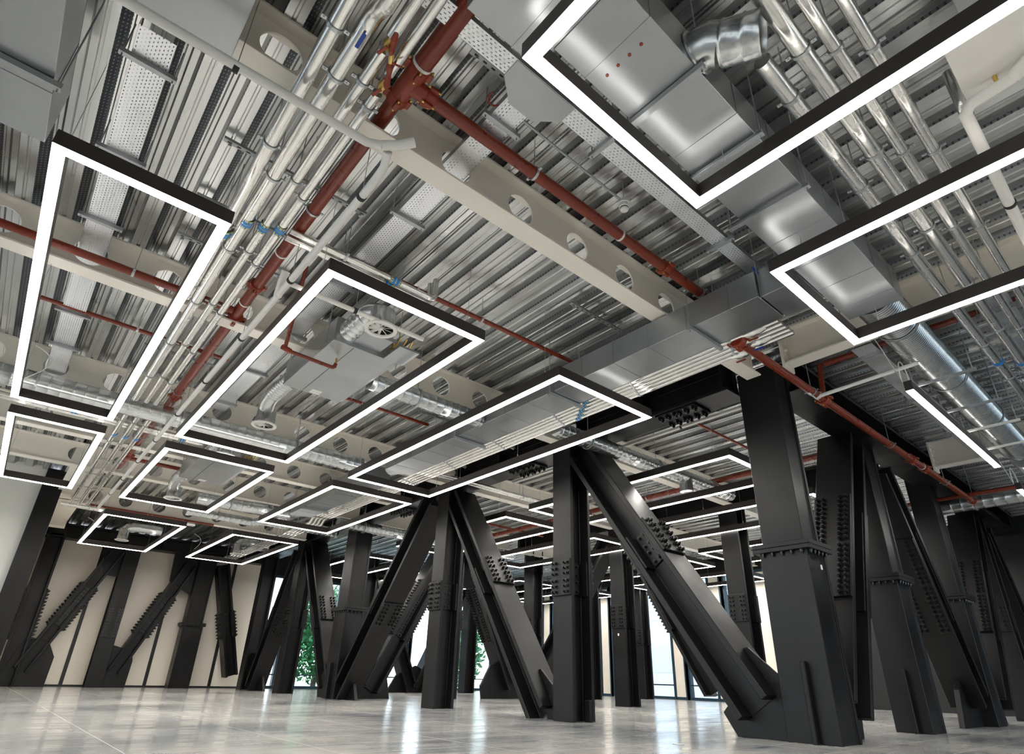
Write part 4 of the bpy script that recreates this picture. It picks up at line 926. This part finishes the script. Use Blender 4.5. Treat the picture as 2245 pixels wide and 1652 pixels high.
b = MB(); b.tube([(1.56+.05*math.cos(a), 2.16+.05*math.sin(a), 4.02) for a in [math.pi*.1+k*.27 for k in range(14)]], .007, 8); tag(b.build('cable_loop', 'redfit'), 'short loop of red cable at the perforated tray edge', 'cable')
for k, (t_, p) in enumerate(((cB2, (10.88, 9.1, 1.42)), (c1, (6.55, 2.655, 1.62)))):
    b = MB(); b.box(p[0]-.002, p[0]+.002, p[1]-.018, p[1]+.018, p[2], p[2]+.05) if k == 0 else b.box(p[0]-.018, p[0]+.018, p[1]-.002, p[1]+.002, p[2], p[2]+.05); b.build('paper_tag', 'white', t_)
# floor box
b = MB(); b.cyl((5.0, 3.55, 0), (5.0, 3.55, .004), .05, 24); tag(b.build('floor_outlet', 'galv_d'), 'round metal floor outlet cover in front of the big brace foot', 'floor outlet')

for nm, a in (('long slotted channel along the wide duct edge, beside the big light frame', (1.36, 2.72, 1.50, 1.53)), ('slotted channel crossing under the wide duct inside the light frame corner', (2.70, 2.74, .95, 1.50)), ('channel crossing under the wide duct between the two big light frames', (3.32, 3.36, .95, 1.55)), ('slotted channel along the end section of the wide duct, right frame', (3.9, 5.2, 1.475, 1.505))):
    x0, x1, y0, y1 = a
    t = thing('slotted_channel', ((x0+x1)/2, (y0+y1)/2, 3.56), nm, 'bracket', 'channels under the wide duct')
    b = MB(); b.box(x0, x1, y0, y1, 3.555, 3.58); b.build('channel', 'galv', t, .002)
    b = MB(); L = max(x1-x0, y1-y0)
    for q in range(int(L/.06)):
        d = .02+q*.06
        if x1-x0 > y1-y0: b.box(x0+d, x0+d+.03, y0+.009, y1-.009, 3.554, 3.5555)
        else: b.box(x0+.013, x1-.013, y0+d, y0+d+.03, 3.554, 3.5555)
    b.build('slot_row', 'galv_d', t)
    for (px, py) in (((x0+.03, (y0+y1)/2), (x1-.03, (y0+y1)/2)) if x1-x0 > y1-y0 else (((x0+x1)/2, y0+.02), ((x0+x1)/2, y1-.02))):
        b = MB(); rod(b, px, py, 3.53); b.build('hanger_rod', 'rod', t)

t = thing('damper_handle', (4.3, 1.9, 3.84), 'small blue lever with threaded rods at the corner of the two ducts', 'handle')
b = MB(); b.obox((4.24, 1.80, 3.83), Vector((.008, 0, 0)), Vector((.0, .02, .045)), Vector((.0, -.008, .004))); b.build('lever', 'blue', t, .003)
b = MB(); b.cyl((4.22, 1.78, 3.5), (4.22, 1.78, ZD), .004, 6); b.cyl((4.70, 1.78, 3.5), (4.70, 1.78, ZD), .004, 6); b.build('threaded_rod', 'rod', t)
